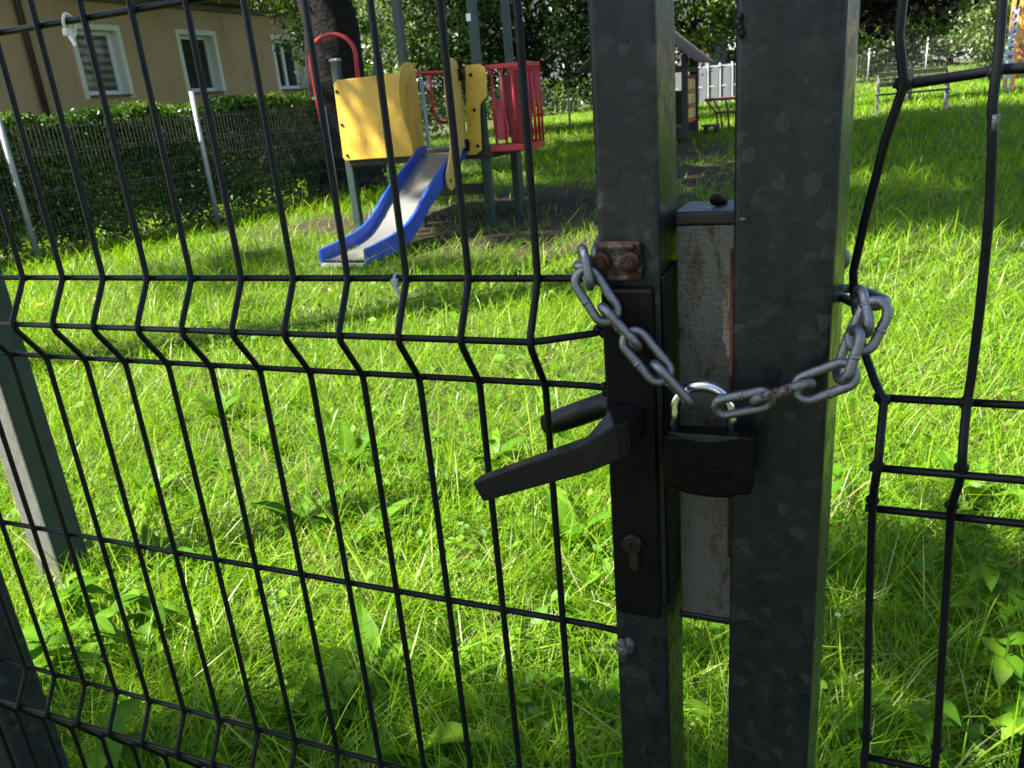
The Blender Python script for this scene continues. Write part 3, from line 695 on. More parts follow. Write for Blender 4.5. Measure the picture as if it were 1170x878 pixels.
secs = [[t0, t0+Vector((.002, .011, .001)), t0b+Vector((.002, .011, 0)), t0b],
        [t0.lerp(t1, .5)+Vector((0, 0, .0008)), t0.lerp(t1, .5)+Vector((.001, .013, .001)), t0b.lerp(t1b, .5)+Vector((.001, .013, 0)), t0b.lerp(t1b, .5)],
        [t1, t1+Vector((.003, .017, .0015)), t1b+Vector((.003, .017, 0)), t1b],
        [t2, t2+Vector((-.010, .024, .0005)), t2b+Vector((-.012, .024, 0)), t2b],
        [t2+Vector((.006, .010, -.001)), t2+Vector((-.012, .038, 0)), t2b+Vector((-.010, .038, 0)), t2b+Vector((.006, .010, 0))],
        [Vector((.6235, -.009, t2.z-.002)), Vector((.6015, -.009, t2.z-.002)), Vector((.6015, -.009, t2b.z)), Vector((.6235, -.009, t2b.z))]]
loft(secs, M['black_worn'], 'lever_handle')
f0, f1 = A(624, 486, .12), A(690, 463, .118)
b = MB(); b.tube([f0, f0.lerp(f1, .25), f0.lerp(f1, .6), f1, f1+Vector((.020, -.006, .004)), f1+Vector((.033, -.022, .006)), Vector((.613, .07, f1.z+.006))], [.0095, .0105, .0108, .0108, .0108, .0105, .010], 14)
b.build('rear_lever_handle', M['black_worn'], gate)
# rusty bracket with two bolts
bl, br_ = atY(677, 279, -.006), atY(730, 322, -.006)
bx0, bx1, bz1, bz0 = .5935, .6225, atY(700, 277, -.006).z, atY(705, 322, -.006).z
b = MB(); b.box(((bx0+bx1)/2, -.0035, (bz0+bz1)/2), (bx1-bx0, .007, bz1-bz0), None, .0018, seg=3)
b.box(((bx0+bx1)/2, -.008, bz1-.0025), (bx1-bx0-.006, .004, .004), None, .0015)
brk = b.build('chain_bracket', M['bracket'], gate)
for px in (687, 720):
    c = atY(px, 300, -.009); b = MB()
    b.tube([(c.x, -.0108, c.z), (c.x, -.0105, c.z), (c.x, -.006, c.z)], [.0046, .0062, .0066], 18)
    b.tube([(c.x, -.0122, c.z), (c.x, -.010, c.z)], .0032, 6)
    b.build('bolt', M['bolt'], brk)

# ------------------------------------------------------------------ wide gate post with strike box
post = thing('gate_post', (.707, .03, 0), 'wide square galvanised steel post with a grey strike box', 'gate post')
rz = Matrix.Rotation(R_(-6), 3, 'Z')
b = MB(); b.box((.7085, .0315, .95), (.0585, .060, 2.0), rz, .004, seg=3); b.build('post_tube', M['galv'], post)
zt, zb = atY(800, 258, .03).z, atY(805, 703, .03).z
b = MB(); b.box((.657, .054, (zt+zb)/2), (.0385, .048, zt-zb), None, .001); sb = b.build('strike_box', M['box'], post)
b = MB(); b.box((.6565, .0545, zt+.0045), (.0405, .051, .009), None, .002, seg=3); b.build('box_lid', M['blackcap'], sb)
b = MB(); b.box((.6565, .0545, zb-.0025), (.0405, .051, .005), None, .001); b.build('box_base', M['blackcap'], sb)
b = MB(); b.box((.6737, .0292, (zt+zb)/2+.02), (.0030, .003, zt-zb-.07), None, .0006); b.build('rust_seam', M['rustline'], sb)
b = MB(); b.sphere((.659, .062, zt+.012), .0052, 10, 7, (1, 1, .8)); b.sphere((.663, .064, zt+.0105), .0030, 8, 5)
b.build('lid_screw', M['bolt'], sb)
b = MB(); b.sphere((.653, .044, zt+.0085), .0042, 8, 5, (1.5, .9, .35)); b.sphere((.656, .048, zt+.009), .003, 8, 5, (1.4, 1, .4)); b.build('paint_chip', M['grey_metal'], sb)
c = atY(848, 252, -.003); b = MB(); b.sphere((c.x, .001, c.z), .0016, 8, 5, (1.6, 1, .8)); b.build('zinc_drip', M['weld'], post)
c = atY(843, 30, .0)
b = MB()
for k in range(4): b.sphere((.6795+random.uniform(-.001, .001), .004, c.z+k*.0028-.004), .0028, 8, 5, (.7, 1, 1))
b.build('zinc_bead', M['black'], post)

# ------------------------------------------------------------------ right mesh fence
pan = thing('mesh_fence', (1.6, 0, 0), 'black wire mesh fence panel right of the wide post, its end wire bent', 'fence')
zr = [atY(1010, 458, 0).z]; ZR = zr[0]-.0755
b = MB(); starts = [ZR, ZR+.53, ZR-.48]
c0 = [(1033, 97), (1012, 160), (990, 245), (975, 310), (976, 345), (985, 395), (1000, 437), (1010, 458)]
pts = [Vector((.762, 0, 1.80)), Vector((.7645, 0, 1.5)), atY(1027, 40, 0), atY(1031, 75, 0)]+[atY(x, y, yy) for (x, y), yy in zip(c0, (0, .006, .018, .03, .034, .026, .008, 0))]+[atY(1006, 500, -.012), atY(1003, 534, -.018), atY(999, 556, -.010), atY(997, 573, 0), atY(993, 700, 0), atY(990, 843, 0), Vector((.772, 0, .5)), Vector((.772, 0, .06))]
b.tube(pts, WR, 8)
c1 = [(1145, 0), (1141, 60), (1138, 85), (1134, 120), (1134, 165), (1130, 250), (1120, 350), (1110, 430), (1105, 460)]
pts = [Vector((.815, 0, 1.80))]+[atY(x, y, 0) for x, y in c1]+[atY(1101, 500, -.010), atY(1099, 530, -.016), atY(1096, 552, -.010), atY(1087, 578, 0), atY(1080, 690, 0), atY(1070, 855, 0), Vector((.817, 0, .5)), Vector((.817, 0, .06))]
b.tube(pts, WR, 8)
for i in range(2, 32):
    x = .766+.05*i
    zz = zsamples(.06, 1.80, starts)
    b.tube([(x, fold_s(z, starts, .018), z) for z in zz], WR, 8)
zw = atY(1134, 83, 0).z
rowsR = [ZR+.0755, ZR, ZR-.2, ZR-.4045, ZR-.48]
for z in rowsR: b.tube([(.7605 if z > 1 else .7695, .0045, z), (1.2, .0045, z), (2.36, .0045, z)], WR, 8)
a0 = atY(1021, 95, .0045); a1 = atY(1034, 97, .0045); a2 = atY(1118, 84, .0045); a3 = atY(1138, 80, .0045); a4 = atY(1170, 78, .0045)
b.tube([a0, a1, a2, a3, a4, Vector((1.2, .0045, a4.z)), Vector((2.36, .0045, a4.z))], WR*1.05, 8)
zA = atY(1050, 539, -.0135).z
b.tube([(.7600, -.0135, zA), (1.2, -.0135, zA), (2.36, -.0135, zA)], WR, 8)
for px, py, Y in ((1033, 97, 0), (1010, 459, 0), (1003, 534, -.016), (997, 573, 0), (1138, 82, 0), (1104, 462, 0), (1099, 536, -.014), (1088, 579, 0), (990, 844, 0), (1071, 857, 0)):
    c = atY(px, py, Y); b.sphere((c.x, c.y+.002, c.z), .0036, 8, 5, (1.2, 1, 1.2))
b.build('mesh_panel', M['wire'], pan)
b = MB(); b.box((2.40, .03, .95), (.06, .06, 2.0), None, .004); b.build('end_post', M['galv_dull'], pan)
c = atY(1136, 143, -.002)
b = MB(); b.tube([(c.x, c.y+.0012, c.z-.005), (c.x+.0004, c.y+.0004, c.z+.005)], [.0016, .0022], 8); b.build('bare_patch', M['weld'], pan)

# ------------------------------------------------------------------ chain
chain = thing('chain', (.66, -.01, 1.15), 'grey steel chain looped round both gate posts through the padlock', 'chain')
CR = .0030
def link(p0, p1, nrm, width, mat='chain', r=CR):
    p0 = Vector(p0); p1 = Vector(p1); ax = p1-p0; L = ax.length; ax.normalize()
    vr = ((p0+p1)/2-Vector(CAM)).normalized()
    if nrm == 'F': nrm = vr
    elif nrm == 'E': nrm = (ax.cross(vr)).normalized()+vr*.10
    nrm = Vector(nrm); nrm = (nrm-ax*nrm.dot(ax)).normalized(); sd = nrm.cross(ax)
    c = (p0+p1)/2; a = width/2; hs = L/2-a; pts = []
    for k in range(13):
        th = math.pi/2-math.pi*k/12; pts.append(c+ax*(hs+a*math.cos(th))+sd*a*math.sin(th))
    pts.append(c-sd*a)
    for k in range(13):
        th = math.pi/2+math.pi-math.pi*k/12 - math.pi*0; pts.append(c+ax*(-hs-a*math.cos(math.pi/2-math.pi*k/12))-sd*a*math.sin(math.pi/2-math.pi*k/12))
    pts.append(c+sd*a)
    b = MB(); b.tube(pts, r, 12, True)
    q = c+sd*a; b.tube([q-ax*.0012, q-ax*.0006, q+ax*.0006, q+ax*.0012], [r*1.02, r*1.16, r*1.16, r*1.02], 12)   # butt weld
    return b.build('chain_link', M[mat], chain)
W_ = .0148
def axis(px, py, dx, dy, L, Y0, Y1):
    n_ = math.hypot(dx, dy); dx, dy = dx/n_, dy/n_
    return atY(px-dx*L/2, py-dy*L/2, Y0), atY(px+dx*L/2, py+dy*L/2, Y1)
NF = Vector((0, -1, 0))
link(Vector((.5865, .030, 1.2155)), atY(668, 305, -.009), (0, .25, 1), .0138)             # comes round the stile
link(atY(665, 284, -.008), atY(674, 328, -.013), 'E', W_)
link(*axis(681.4, 338.4, .547, .837, 66, -.014, -.0175), 'F', .0150)
link(*axis(708.5, 374, .67, .74, 62, -.020, -.022), 'E', W_)
link(*axis(739, 407.5, .64, .77, 68, -.0225, -.0235), 'F', .0142)
link(*axis(768, 439, .66, .74, 62, -.0235, -.0205), 'E', W_)
# right half
link(*axis(849, 461, .975, -.19, 66, -.0215, -.0160), (-.12, -1, -.35), .0128)
link(*axis(894, 448, .957, -.29, 68, -.0160, -.0160), 'E', W_, 'chain_rust')
link(*axis(943, 436, .94, -.34, 71, -.0160, -.0130), 'F', .0148)
link(atY(960, 434, -.013), atY(979, 377, -.006), (.9, .45, .35), W_)
link(atY(979, 400, -.004), atY(1005, 345, .004), 'F', .0142)
link(atY(991, 380, -.002), atY(980, 333, .016), (1, .55, .3), W_)
link(atY(1003, 349, .010), atY(962, 331, .060), (.35, -.75, -.3), .0150)
# round the back of both posts
back = [Vector((.738, .068, 1.205)), Vector((.708, .0755, 1.212)), Vector((.680, .085, 1.222)), Vector((.652, .092, 1.228)), Vector((.624, .0855, 1.226)), Vector((.598, .077, 1.222)), Vector((.580, .056, 1.219)), Vector((.5835, .028, 1.2155))]
for i in range(len(back)-1):
    p0, p1 = back[i], back[i+1]; d = (p1-p0).normalized()
    link(p0-d*.0028, p1+d*.0028, (0, 0, 1) if i % 2 else Vector((d.y, -d.x, 0)), .0138)

# ------------------------------------------------------------------ padlock
lock = thing('padlock', atY(808, 535, -.0135), 'black padlock with a shiny chromed shackle hanging on the chain', 'padlock')
YL = -.0150
def padlock_poly():
    L0, R0 = atY(757, 497, YL-.009), atY(861, 499, YL-.009); B0, B1 = atY(770, 570, YL-.009), atY(855, 573, YL-.009)
    pts = [(L0.x, L0.z), (R0.x, R0.z), (R0.x-.0002, B1.z+.004)]
    for k in range(1, 8):
        t = k/8; x = R0.x+(L0.x-R0.x)*t; pts.append((x, B1.z+.0025-.0032*math.sin(math.pi*t)+(.002 if k in (1, 7) else 0)))
    pts.append((L0.x+.0002, B0.z+.004)); return pts
b = MB(); poly = padlock_poly()
b.prism(poly, (0, YL-.0095, 0), (1, 0, 0), (0, 0, 1), (0, 1, 0), .0185)
body = b.build('lock_body', M['padlock'], lock, .0026)
b = MB(); s0, s1 = atY(771, 492, YL), atY(836, 494, YL); top = atY(803, 441, YL); ar = (s1.x-s0.x)/2; cx = (s0.x+s1.x)/2; zc = top.z-ar
pts = [(s0.x, YL, s0.z-.006), (s0.x, YL, zc)]+[(cx-ar*math.cos(math.pi*k/16), YL, zc+ar*math.sin(math.pi*k/16)) for k in range(1, 16)]+[(s1.x, YL, zc), (s1.x, YL, s1.z-.006)]
b.tube(pts, .0035, 16); b.build('shackle', M['chrome'], lock)
zt_ = max(p[1] for p in poly)
b = MB(); n_ = 14; x0, x1 = poly[0][0]+.004, poly[1][0]-.008
ys_ = YL-.0098; vs = []
arc = [(x0+(x1-x0)*k/n_, -.0048*math.sin(math.pi*k/n_)) for k in range(n_+1)]
b.prism([(x0, zt_-.0012)]+[(x, zt_-.0014+z) for x, z in arc[1:-1]]+[(x1, zt_-.0012)], (0, ys_, 0), (1, 0, 0), (0, 0, 1), (0, 1, 0), .0012)
b.build('chamfer', M['galv_dull'], body, .0002)
fc = bpy.data.curves.new('lettering', 'FONT'); fc.body = 'GUDE'; fc.size = .0125; fc.extrude = .0007; fc.align_x = 'CENTER'; fc.align_y = 'CENTER'; fc.bevel_depth = .0001; fc.space_character = 1.05
tmp = bpy.data.objects.new('lettering_curve', fc); COL.objects.link(tmp); bpy.context.view_layer.update()
tm = bpy.data.meshes.new_from_object(tmp.evaluated_get(bpy.context.evaluated_depsgraph_get())); bpy.data.objects.remove(tmp)
lc = atY(806, 542, YL-.0099); mx = Matrix.Translation(lc-lock.location) @ Matrix.Rotation(R_(90), 4, 'X'); tm.transform(mx)
tm.materials.clear(); tm.materials.append(M['padlock']); lo = bpy.data.objects.new('embossed_lettering', tm); COL.objects.link(lo); lo.parent = body

# ------------------------------------------------------------------ cable ties
c = atY(77, 24, .0045)
tie = MB(); tie.tube([c+Vector((0, .0005+.0045*math.cos(a), .0005-.004+.0085*math.sin(a))) for a in np.linspace(0, 2*math.pi, 18)[:-1]], .0013, 8, True)
k0 = atY(77, 37, -.004); k1 = atY(87, 53, -.007)
tie.box(k0, (.006, .005, .0055), None, .001); tie.bar(k0, k1, .0034, .0014, (0, 1, 0), .0004)
tag(tie.build('cable_tie', M['zip']), 'cream cable tie knotted round the upper gate wire', 'cable tie')
c = atY(454, 320, .0045)
tie = MB(); tie.tube([c+Vector((0, .0045*math.cos(a), .0045*math.sin(a))) for a in np.linspace(0, 2*math.pi, 14)[:-1]], .0012, 8, True)
tie.box(c+Vector((.0005, -.0045, -.001)), (.0055, .004, .006), None, .001)
tie.tube([c+Vector((.001, -.006, -.004)), atY(460, 345, -.008), atY(455, 372, -.010)], [.0014, .0012, .0007], 6)
tag(tie.build('cable_tie', M['zip_clear']), 'translucent grey cable tie dangling from the gate wire before the slide', 'cable tie')

# ------------------------------------------------------------------ old post left
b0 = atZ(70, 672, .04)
p = thing('old_post', (b0.x, b0.y, 0), 'weathered square post with a shaded dark green side standing in the grass at left', 'post')
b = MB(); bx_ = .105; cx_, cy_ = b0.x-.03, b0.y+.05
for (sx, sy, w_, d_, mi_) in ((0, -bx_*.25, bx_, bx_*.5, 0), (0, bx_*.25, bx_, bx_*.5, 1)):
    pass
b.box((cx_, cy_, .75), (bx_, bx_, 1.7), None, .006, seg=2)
ob = b.build('post_shaft', [M['concrete'], M['shade_side']], p)
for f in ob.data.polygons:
    if f.normal.x > .6: f.material_index = 1  # side turned from the sun: its shade is put into the colour

# ------------------------------------------------------------------ fence along the hedge
fl0 = Vector((-8.13, 6.04, 0)); fl1 = Vector((-7.58, 8.52, 0)); fl2 = Vector((-6.85, 10.5, 0)); d01 = (fl1-fl0)
stn = [fl0-d01*2, fl0-d01, fl0, fl1, fl2, fl2+Vector((.6, 2.2, 0)), fl2+Vector((1.2, 4.4, 0))]
hf = thing('garden_fence', (-7.7, 8, 0), 'grey wire fence on pale posts in front of the clipped hedge', 'fence')
for i, s in enumerate(stn):
    b = MB(); b.tube([s+Vector((0, 0, -.05)), s+Vector((0, 0, 1.83 if i != 4 else 1.52))], .033, 12); b.build('fence_post', M['white_post'], hf)
    if i < len(stn)-1:
        e = stn[i+1]; L = (e-s).length; b = MB(); n_ = int(L/.05)
        for k in range(1, n_):
            q = s.lerp(e, k/n_); b.tube([q+Vector((0, 0, .06)), q+Vector((0, 0, 1.55))], .0017, 4, caps=False)
        for z in (.10, .3, .34, .55, .75, .79, 1.0, 1.2, 1.24, 1.5): b.tube([s+Vector((0, 0, z)), e+Vector((0, 0, z))], .003, 4, caps=False)
        b.build('fence_mesh', M['mesh_grey'], hf)

def hedge(name, a, b_, depth, z0, z1, nleaf, leaf, label, seed=3):
    rng = np.random.default_rng(seed); a = np.array(a); b_ = np.array(b_); d = b_-a; L = np.linalg.norm(d); d /= L; nn = np.array([d[1], -d[0]])
    s = rng.random(nleaf)*L; o = rng.random(nleaf); o = np.where(rng.random(nleaf) < .55, 1-np.abs(rng.normal(0, .12, nleaf)), o)
    u = rng.random(nleaf); zz = z0+(z1-z0)*np.where(rng.random(nleaf) < .22, 1-np.abs(rng.normal(0, .05, nleaf)), u**.85)
    wob = .07*np.sin(s*2.3)+.05*np.sin(s*5.1+1)+.04*np.sin(zz*7+s*3)
    off = (o-1)*depth+wob*(o > .7)+rng.normal(0, .025, nleaf)
    top = zz > z1-.12; off = np.where(top, -rng.random(nleaf)*depth, off); zz = zz+.04*np.sin(s*3.1)+.03*np.sin(s*7.7)*(top)+rng.normal(0, .025, nleaf)
    Y = a[1]+d[1]*s+nn[1]*off
    keep = ~((zz < z0+.35) & (np.sin(s*4.3)+np.sin(s*9.1) > .3) & (rng.random(nleaf) < .8))
    P = np.stack([a[0]+d[0]*s+nn[0]*off, Y, zz+gz(Y)], 1)[keep]
    root = thing(name, (float((a+b_)[0]/2), float((a+b_)[1]/2), float(gz((a+b_)[1]/2))), label, 'hedge')
    Lf = leaf*rng.uniform(.7, 1.35, len(P)); V = leaf_quads(P, Lf, Lf*.65, rng=rng, up=.15)
    t = np.clip(.5+.5*np.sin(P[:, 0]*3+P[:, 1]*2.3+P[:, 2]*4)*.5+rng.normal(0, .25, len(P)), 0, 1)
    np_mesh('foliage', V.reshape(-1, 3), np.arange(len(P)*4).reshape(-1, 4), None, np.repeat(t, 4), M['leaf_hedge'], root)
    st = MB()
    for k in range(int(L/.3)):
        ss = (k+rng.random()*.6)*.3; oo = -depth*(.3+.5*rng.random()); X = a[0]+d[0]*ss+nn[0]*oo; Y = a[1]+d[1]*ss+nn[1]*oo; g_ = float(gz(Y))
        st.tube(crooked((X, Y, g_), (X+rng.normal(0, .12), Y+rng.normal(0, .12), g_+z1*.9), 4, .04), [.018, .015, .012, .008, .004], 5)
    st.build('stems', M['stem'], root); return root
hedge('hedge', (-9.4, 1.5), (-6.95, 12.6), .85, .06, 1.66, 95000, .064, 'clipped dark green hedge behind the grey wire fence below the windows')
hedge('hedge', (-26, 38.5), (-8.6, 38.5), 1.2, .0, 1.55, 16000, .17, 'far clipped hedge beyond the lawn right of the red balcony', 5)

# ------------------------------------------------------------------ tan house
hs = thing('house', (-15.5, 12, 0), 'tan rendered house with cream framed windows behind the hedge', 'house')
WA = Vector((-12.75, 2.0, 0)); WB = Vector((-12.05, 24.0, 0)); wd_ = (WB-WA).normalized(); wn = Vector((wd_.y, -wd_.x, 0)); Lw = 15.6
def wall_hit(px, py, off=0):
    d = ray(px, py); c0_ = Vector(CAM); dv = Vector(d); t = ((WA+wn*off-c0_).dot(wn))/dv.dot(wn); return c0_+dv*t
def wp(s, z, off=0): return WA+wd_*s+wn*off+Vector((0, 0, z))
wins = []
for tl, tr, brr, bll in (((80, 28), (135, 27), (154, 112), (95, 116)), ((197, 29), (243, 28), (259, 104), (215, 107)), ((307, 33), (340, 33), (353, 93), (317, 96))):
    s0 = ((wall_hit(*tl)-WA).dot(wd_)+(wall_hit(*bll)-WA).dot(wd_))/2; s1 = ((wall_hit(*tr)-WA).dot(wd_)+(wall_hit(*brr)-WA).dot(wd_))/2
    wins.append((s0, s1))
zt2, zb2 = wall_hit(110, 28).z, wall_hit(125, 114).z
HT = wall_hit(215, 3).z; DEP = .24
edges = [0.]
for s0, s1 in wins: edges += [s0+.10, s1-.10]

b = MB(); holes = [(edges[1], edges[2]), (edges[3], edges[4]), (edges[5], edges[6])]; Lw = max(Lw, edges[6]+.5)
zi0, zi1 = zb2+.08, zt2-.10
def wquad(s0, s1, z0, z1, off=0): b.add([wp(s0, z0, off), wp(s1, z0, off), wp(s1, z1, off), wp(s0, z1, off)], [[0, 1, 2, 3]])
prev = 0.
for s0, s1 in holes:
    wquad(prev, s0, -.2, HT); wquad(s0, s1, -.2, zi0); wquad(s0, s1, zi1, HT)
    prev = s1
wquad(prev, Lw, -.2, HT)
bk_ = [wp(0, -.2), wp(0, -.2, -8), wp(Lw, -.2, -8), wp(Lw, -.2), wp(0, HT), wp(0, HT, -8), wp(Lw, HT, -8), wp(Lw, HT)]
b.add(bk_, [[0, 4, 5, 1], [1, 5, 6, 2], [2, 6, 7, 3]])
b.build('wall', M['render_wall'], hs)
for i, (s0, s1) in enumerate(holes):
    b = MB()   # reveals and flat cream surround
    for A_, B_ in (((s0, zi0), (s0, zi1)), ((s1, zi1), (s1, zi0)), ((s0, zi1), (s1, zi1)), ((s1, zi0), (s0, zi0))):
        b.add([wp(*A_), wp(*B_), wp(B_[0], B_[1], -DEP), wp(A_[0], A_[1], -DEP)], [[0, 1, 2, 3]])
    t_ = .10
    for (a0_, a1_, c0_, c1_) in ((s0-t_, s0, zi0-.06, zi1+t_), (s1, s1+t_, zi0-.06, zi1+t_), (s0, s1, zi1, zi1+t_)):
        ctr = wp((a0_+a1_)/2, (c0_+c1_)/2, .006); rot = Matrix((wd_, wn, Vector((0, 0, 1)))).transposed()
        b.box(ctr, (a1_-a0_, .024, c1_-c0_), rot, .003)
    fr = b.build('window', M['trim'], hs)
    b = MB(); rot = Matrix((wd_, wn, Vector((0, 0, 1)))).transposed()
    for (a0_, a1_, c0_, c1_) in ((s0, s0+.07, zi0, zi1), (s1-.07, s1, zi0, zi1), (s0+.07, s1-.07, zi1-.07, zi1), (s0+.07, s1-.07, zi0, zi0+.09)):
        b.box(wp((a0_+a1_)/2, (c0_+c1_)/2, -DEP+.04), (a1_-a0_, .06, c1_-c0_), rot, .006)
    if i == 2: b.box(wp((s0+s1)/2, (zi0+zi1)/2, -DEP+.041), (.09, .062, zi1-zi0-.16), rot, .006)
    b.build('frame', M['pvc'], fr)
    b = MB(); b.add([wp(s0, zi0, -DEP+.02), wp(s1, zi0, -DEP+.02), wp(s1, zi1, -DEP+.02), wp(s0, zi1, -DEP+.02)], [[0, 1, 2, 3]])
    b.build('pane', M['glass_blind'] if i == 0 else M['glass'], fr)
    b = MB(); b.box(wp((s0+s1)/2, zi0-.012, -.07), (s1-s0-.01, .34, .03), rot, .004); b.build('sill', M['ledge'], fr)
ps = (wall_hit(52, 125, .08)-WA).dot(wd_)
b = MB(); b.tube([wp(ps, 0, .09), wp(ps, HT-.25, .09), wp(ps+.02, HT-.1, .16), wp(ps+.05, HT+.05, .4)], .055, 12); b.build('downpipe', M['pipe'], hs)
b = MB(); rot = Matrix((wd_, wn, Vector((0, 0, 1)))).transposed()
b.box(wp(Lw/2, HT+.04, .18), (Lw+.8, .40, .08), rot, .01); b.box(wp(Lw/2, HT-.09, .05), (Lw, .12, .10), rot, .01); b.build('eave', M['eave'], hs)
b = MB(); b.tube([wp(-.3, HT+.13, .46), wp(Lw+.3, HT+.13, .46)], .075, 10); b.build('gutter', M['pipe'], hs)
b = MB(); e0, e1, r0_, r1_ = wp(-.4, HT+.10, .5), wp(Lw+.4, HT+.10, .5), wp(2.5, HT+2.4, -4), wp(Lw-2.5, HT+2.4, -4); f0_, f1_ = wp(-.4, HT+.10, -8.5), wp(Lw+.4, HT+.10, -8.5)
b.add([e0, e1, r1_, r0_, f0_, f1_], [[0, 1, 2, 3], [4, 3, 2, 5], [0, 3, 4], [1, 5, 2], [0, 4, 5, 1]]); b.build('roof', M['roof'], hs)

# pale building far behind
pb = thing('apartment_building', (-24, 50, float(gz(50))), 'pale grey apartment building glimpsed through the leaves behind the playground', 'building')
z_ = float(gz(50)); b = MB(); b.box((-24, 54, z_+4.5), (34, 8, 9), None, 0); b.build('wall', M['palewall'], pb)
b = MB(); b.box((-24, 54, z_+9.2), (35, 9, .4), None, .03); b.build('roof', M['roof'], pb)
for fl in range(3):
    for k in range(11):
        x = -38.5+k*2.9
        b = MB(); b.box((x, 49.985, z_+1.7+fl*2.8), (1.3, .06, 1.5), None, .01); wn_ = b.build('window', M['pvc'], pb)
        b = MB(); b.box((x, 49.95, z_+1.7+fl*2.8), (1.1, .03, 1.3), None, 0); b.build('pane', M['glass'], wn_)

# ------------------------------------------------------------------ climbing tower with slide
tower = thing('climbing_tower', (-3.9, 8.2, 0), 'green post climbing tower with yellow boards, blue slide and red balcony', 'playground tower')
PY = 7.85
def tp(px, py, off=0): return atY(px, py, PY+off)
def tpost(px, py, off, z0, z1, w_=.095, cap=True):
    c = atY(px, py, PY+off); b = MB(); b.box((c.x, c.y, (z0+z1)/2), (w_, w_, z1-z0), Matrix.Rotation(R_(6), 3, 'Z'), .012); o = b.build('post', M['post_paint'], tower)
    if cap: b = MB(); b.box((c.x, c.y, z1+.012), (w_+.012, w_+.012, .03), Matrix.Rotation(R_(6), 3, 'Z'), .008); b.build('post_cap', M['grey_metal'], o)
    return o
PO = []
PO.append(tpost(408, 240, .10, -.1, atY(384, 70, PY+.10).z))
PO.append(tpost(461, 72, .12, -.1, 3.6))
PO.append(tpost(545, 72, .12, -.1, 3.6))
PO.append(tpost(583, 80, 1.55, -.1, 3.6))
PO.append(tpost(434, 90, 1.6, -.1, 2.05, .10))
c = atY(535, 20, PY+.06); b = MB(); b.box((c.x, PY+.12-.056, c.z), (.05, .004, .075), Matrix.Rotation(R_(6), 3, 'Z'), 0); b.build('sticker', M['sticker'], PO[2])
# platform
zp = tp(495, 176).z
xl, xr = tp(398, 180).x, tp(556, 180).x
b = MB(); b.box(((xl+xr)/2, PY+.80, zp-.05), (xr-xl+.1, 1.5, .08), None, .01); b.build('platform', M['wooddark'], tower)
def board(px_pts, Y, thick, mat, name, par=None, bev=.008):
    pts = [atY(x, y, Y) for x, y in px_pts]; b = MB()
    b.prism([(q.x, q.z) for q in pts], (0, Y, 0), (1, 0, 0), (0, 0, 1), (0, 1, 0), thick)
    return b.build(name, M[mat], par or tower, bev)
def bolts(par, px_pts, Y):
    for x, y in px_pts:
        c = atY(x, y, Y); b = MB(); b.tube([c+Vector((0, -.014, 0)), c+Vector((0, .01, 0))], [.018, .021], 10); b.build('bolt', M['black'], par)
lb = board([(381, 97), (384, 92), (452, 84), (470, 82), (486, 174), (480, 178), (395, 184), (392, 181)], PY, .022, 'yellow', 'side_board'); bolts(lb, [(385, 105), (391, 143), (397, 178)], PY)
rb_ = board([(531, 75), (548, 73), (554, 78), (556, 88), (556, 110), (549, 119), (548, 126), (550, 172), (544, 177), (534, 178)], PY-.01, .022, 'yellow', 'notched_board'); bolts(rb_, [(538, 86), (542, 126), (546, 167)], PY-.01)
# slide wings: boards standing forward of the tower, seen edge-on
def wing(xpos, prof, mat, name):
    b = MB(); b.prism(prof, (xpos, PY, 0), (.035, -1, 0), (0, 0, 1), (1, 0, 0), .022); return b.build(name, M[mat], tower, .007)
zT = tp(462, 78).z
def sm(prof, n=2):
    for _ in range(n):
        q = []
        for i in range(len(prof)):
            a, c_ = prof[i], prof[(i+1) % len(prof)]; q += [(a[0]*.75+c_[0]*.25, a[1]*.75+c_[1]*.25), (a[0]*.25+c_[0]*.75, a[1]*.25+c_[1]*.75)]
        prof = q
    return prof
lx, rx = tp(481, 150).x, tp(530, 150).x
wing(lx, sm([(-.02, zp-.02), (-.02, zT-.02), (.10, zT+.06), (.34, zT+.02), (.48, zT-.25), (.44, zT-.48), (.33, zT-.68), (.30, zp+.10), (.30, zp-.06)]), 'yellow', 'slide_wing')
wr = wing(rx, sm([(-.02, zp-.0), (-.02, zT-.05), (.14, zT+.06), (.36, zT-.02), (.42, zT-.25), (.40, zT-.55), (.40, zp+.12), (.52, zp-.08), (.64, zp-.20), (.60, zp-.36), (.46, zp-.36), (.30, zp-.20), (.20, zp-.02), (.10, zp+.06)]), 'yellow_worn', 'slide_wing')
b = MB(); b.tube([Vector((rx+.025+.02, PY-.54, zp-.26)), Vector((rx-.03, PY-.54, zp-.26))], .02, 10); b.build('bolt', M['black'], wr)
for zz in (zT-.13, zp+.07):
    b = MB(); b.box((rx+.035, PY-.03, zz), (.05, .05, .13), None, .01); b.tube([(rx+.06, PY-.06, zz+.02), (rx+.06, PY-.03, zz+.02)], .02, 8); b.build('bracket', M['black'], wr)
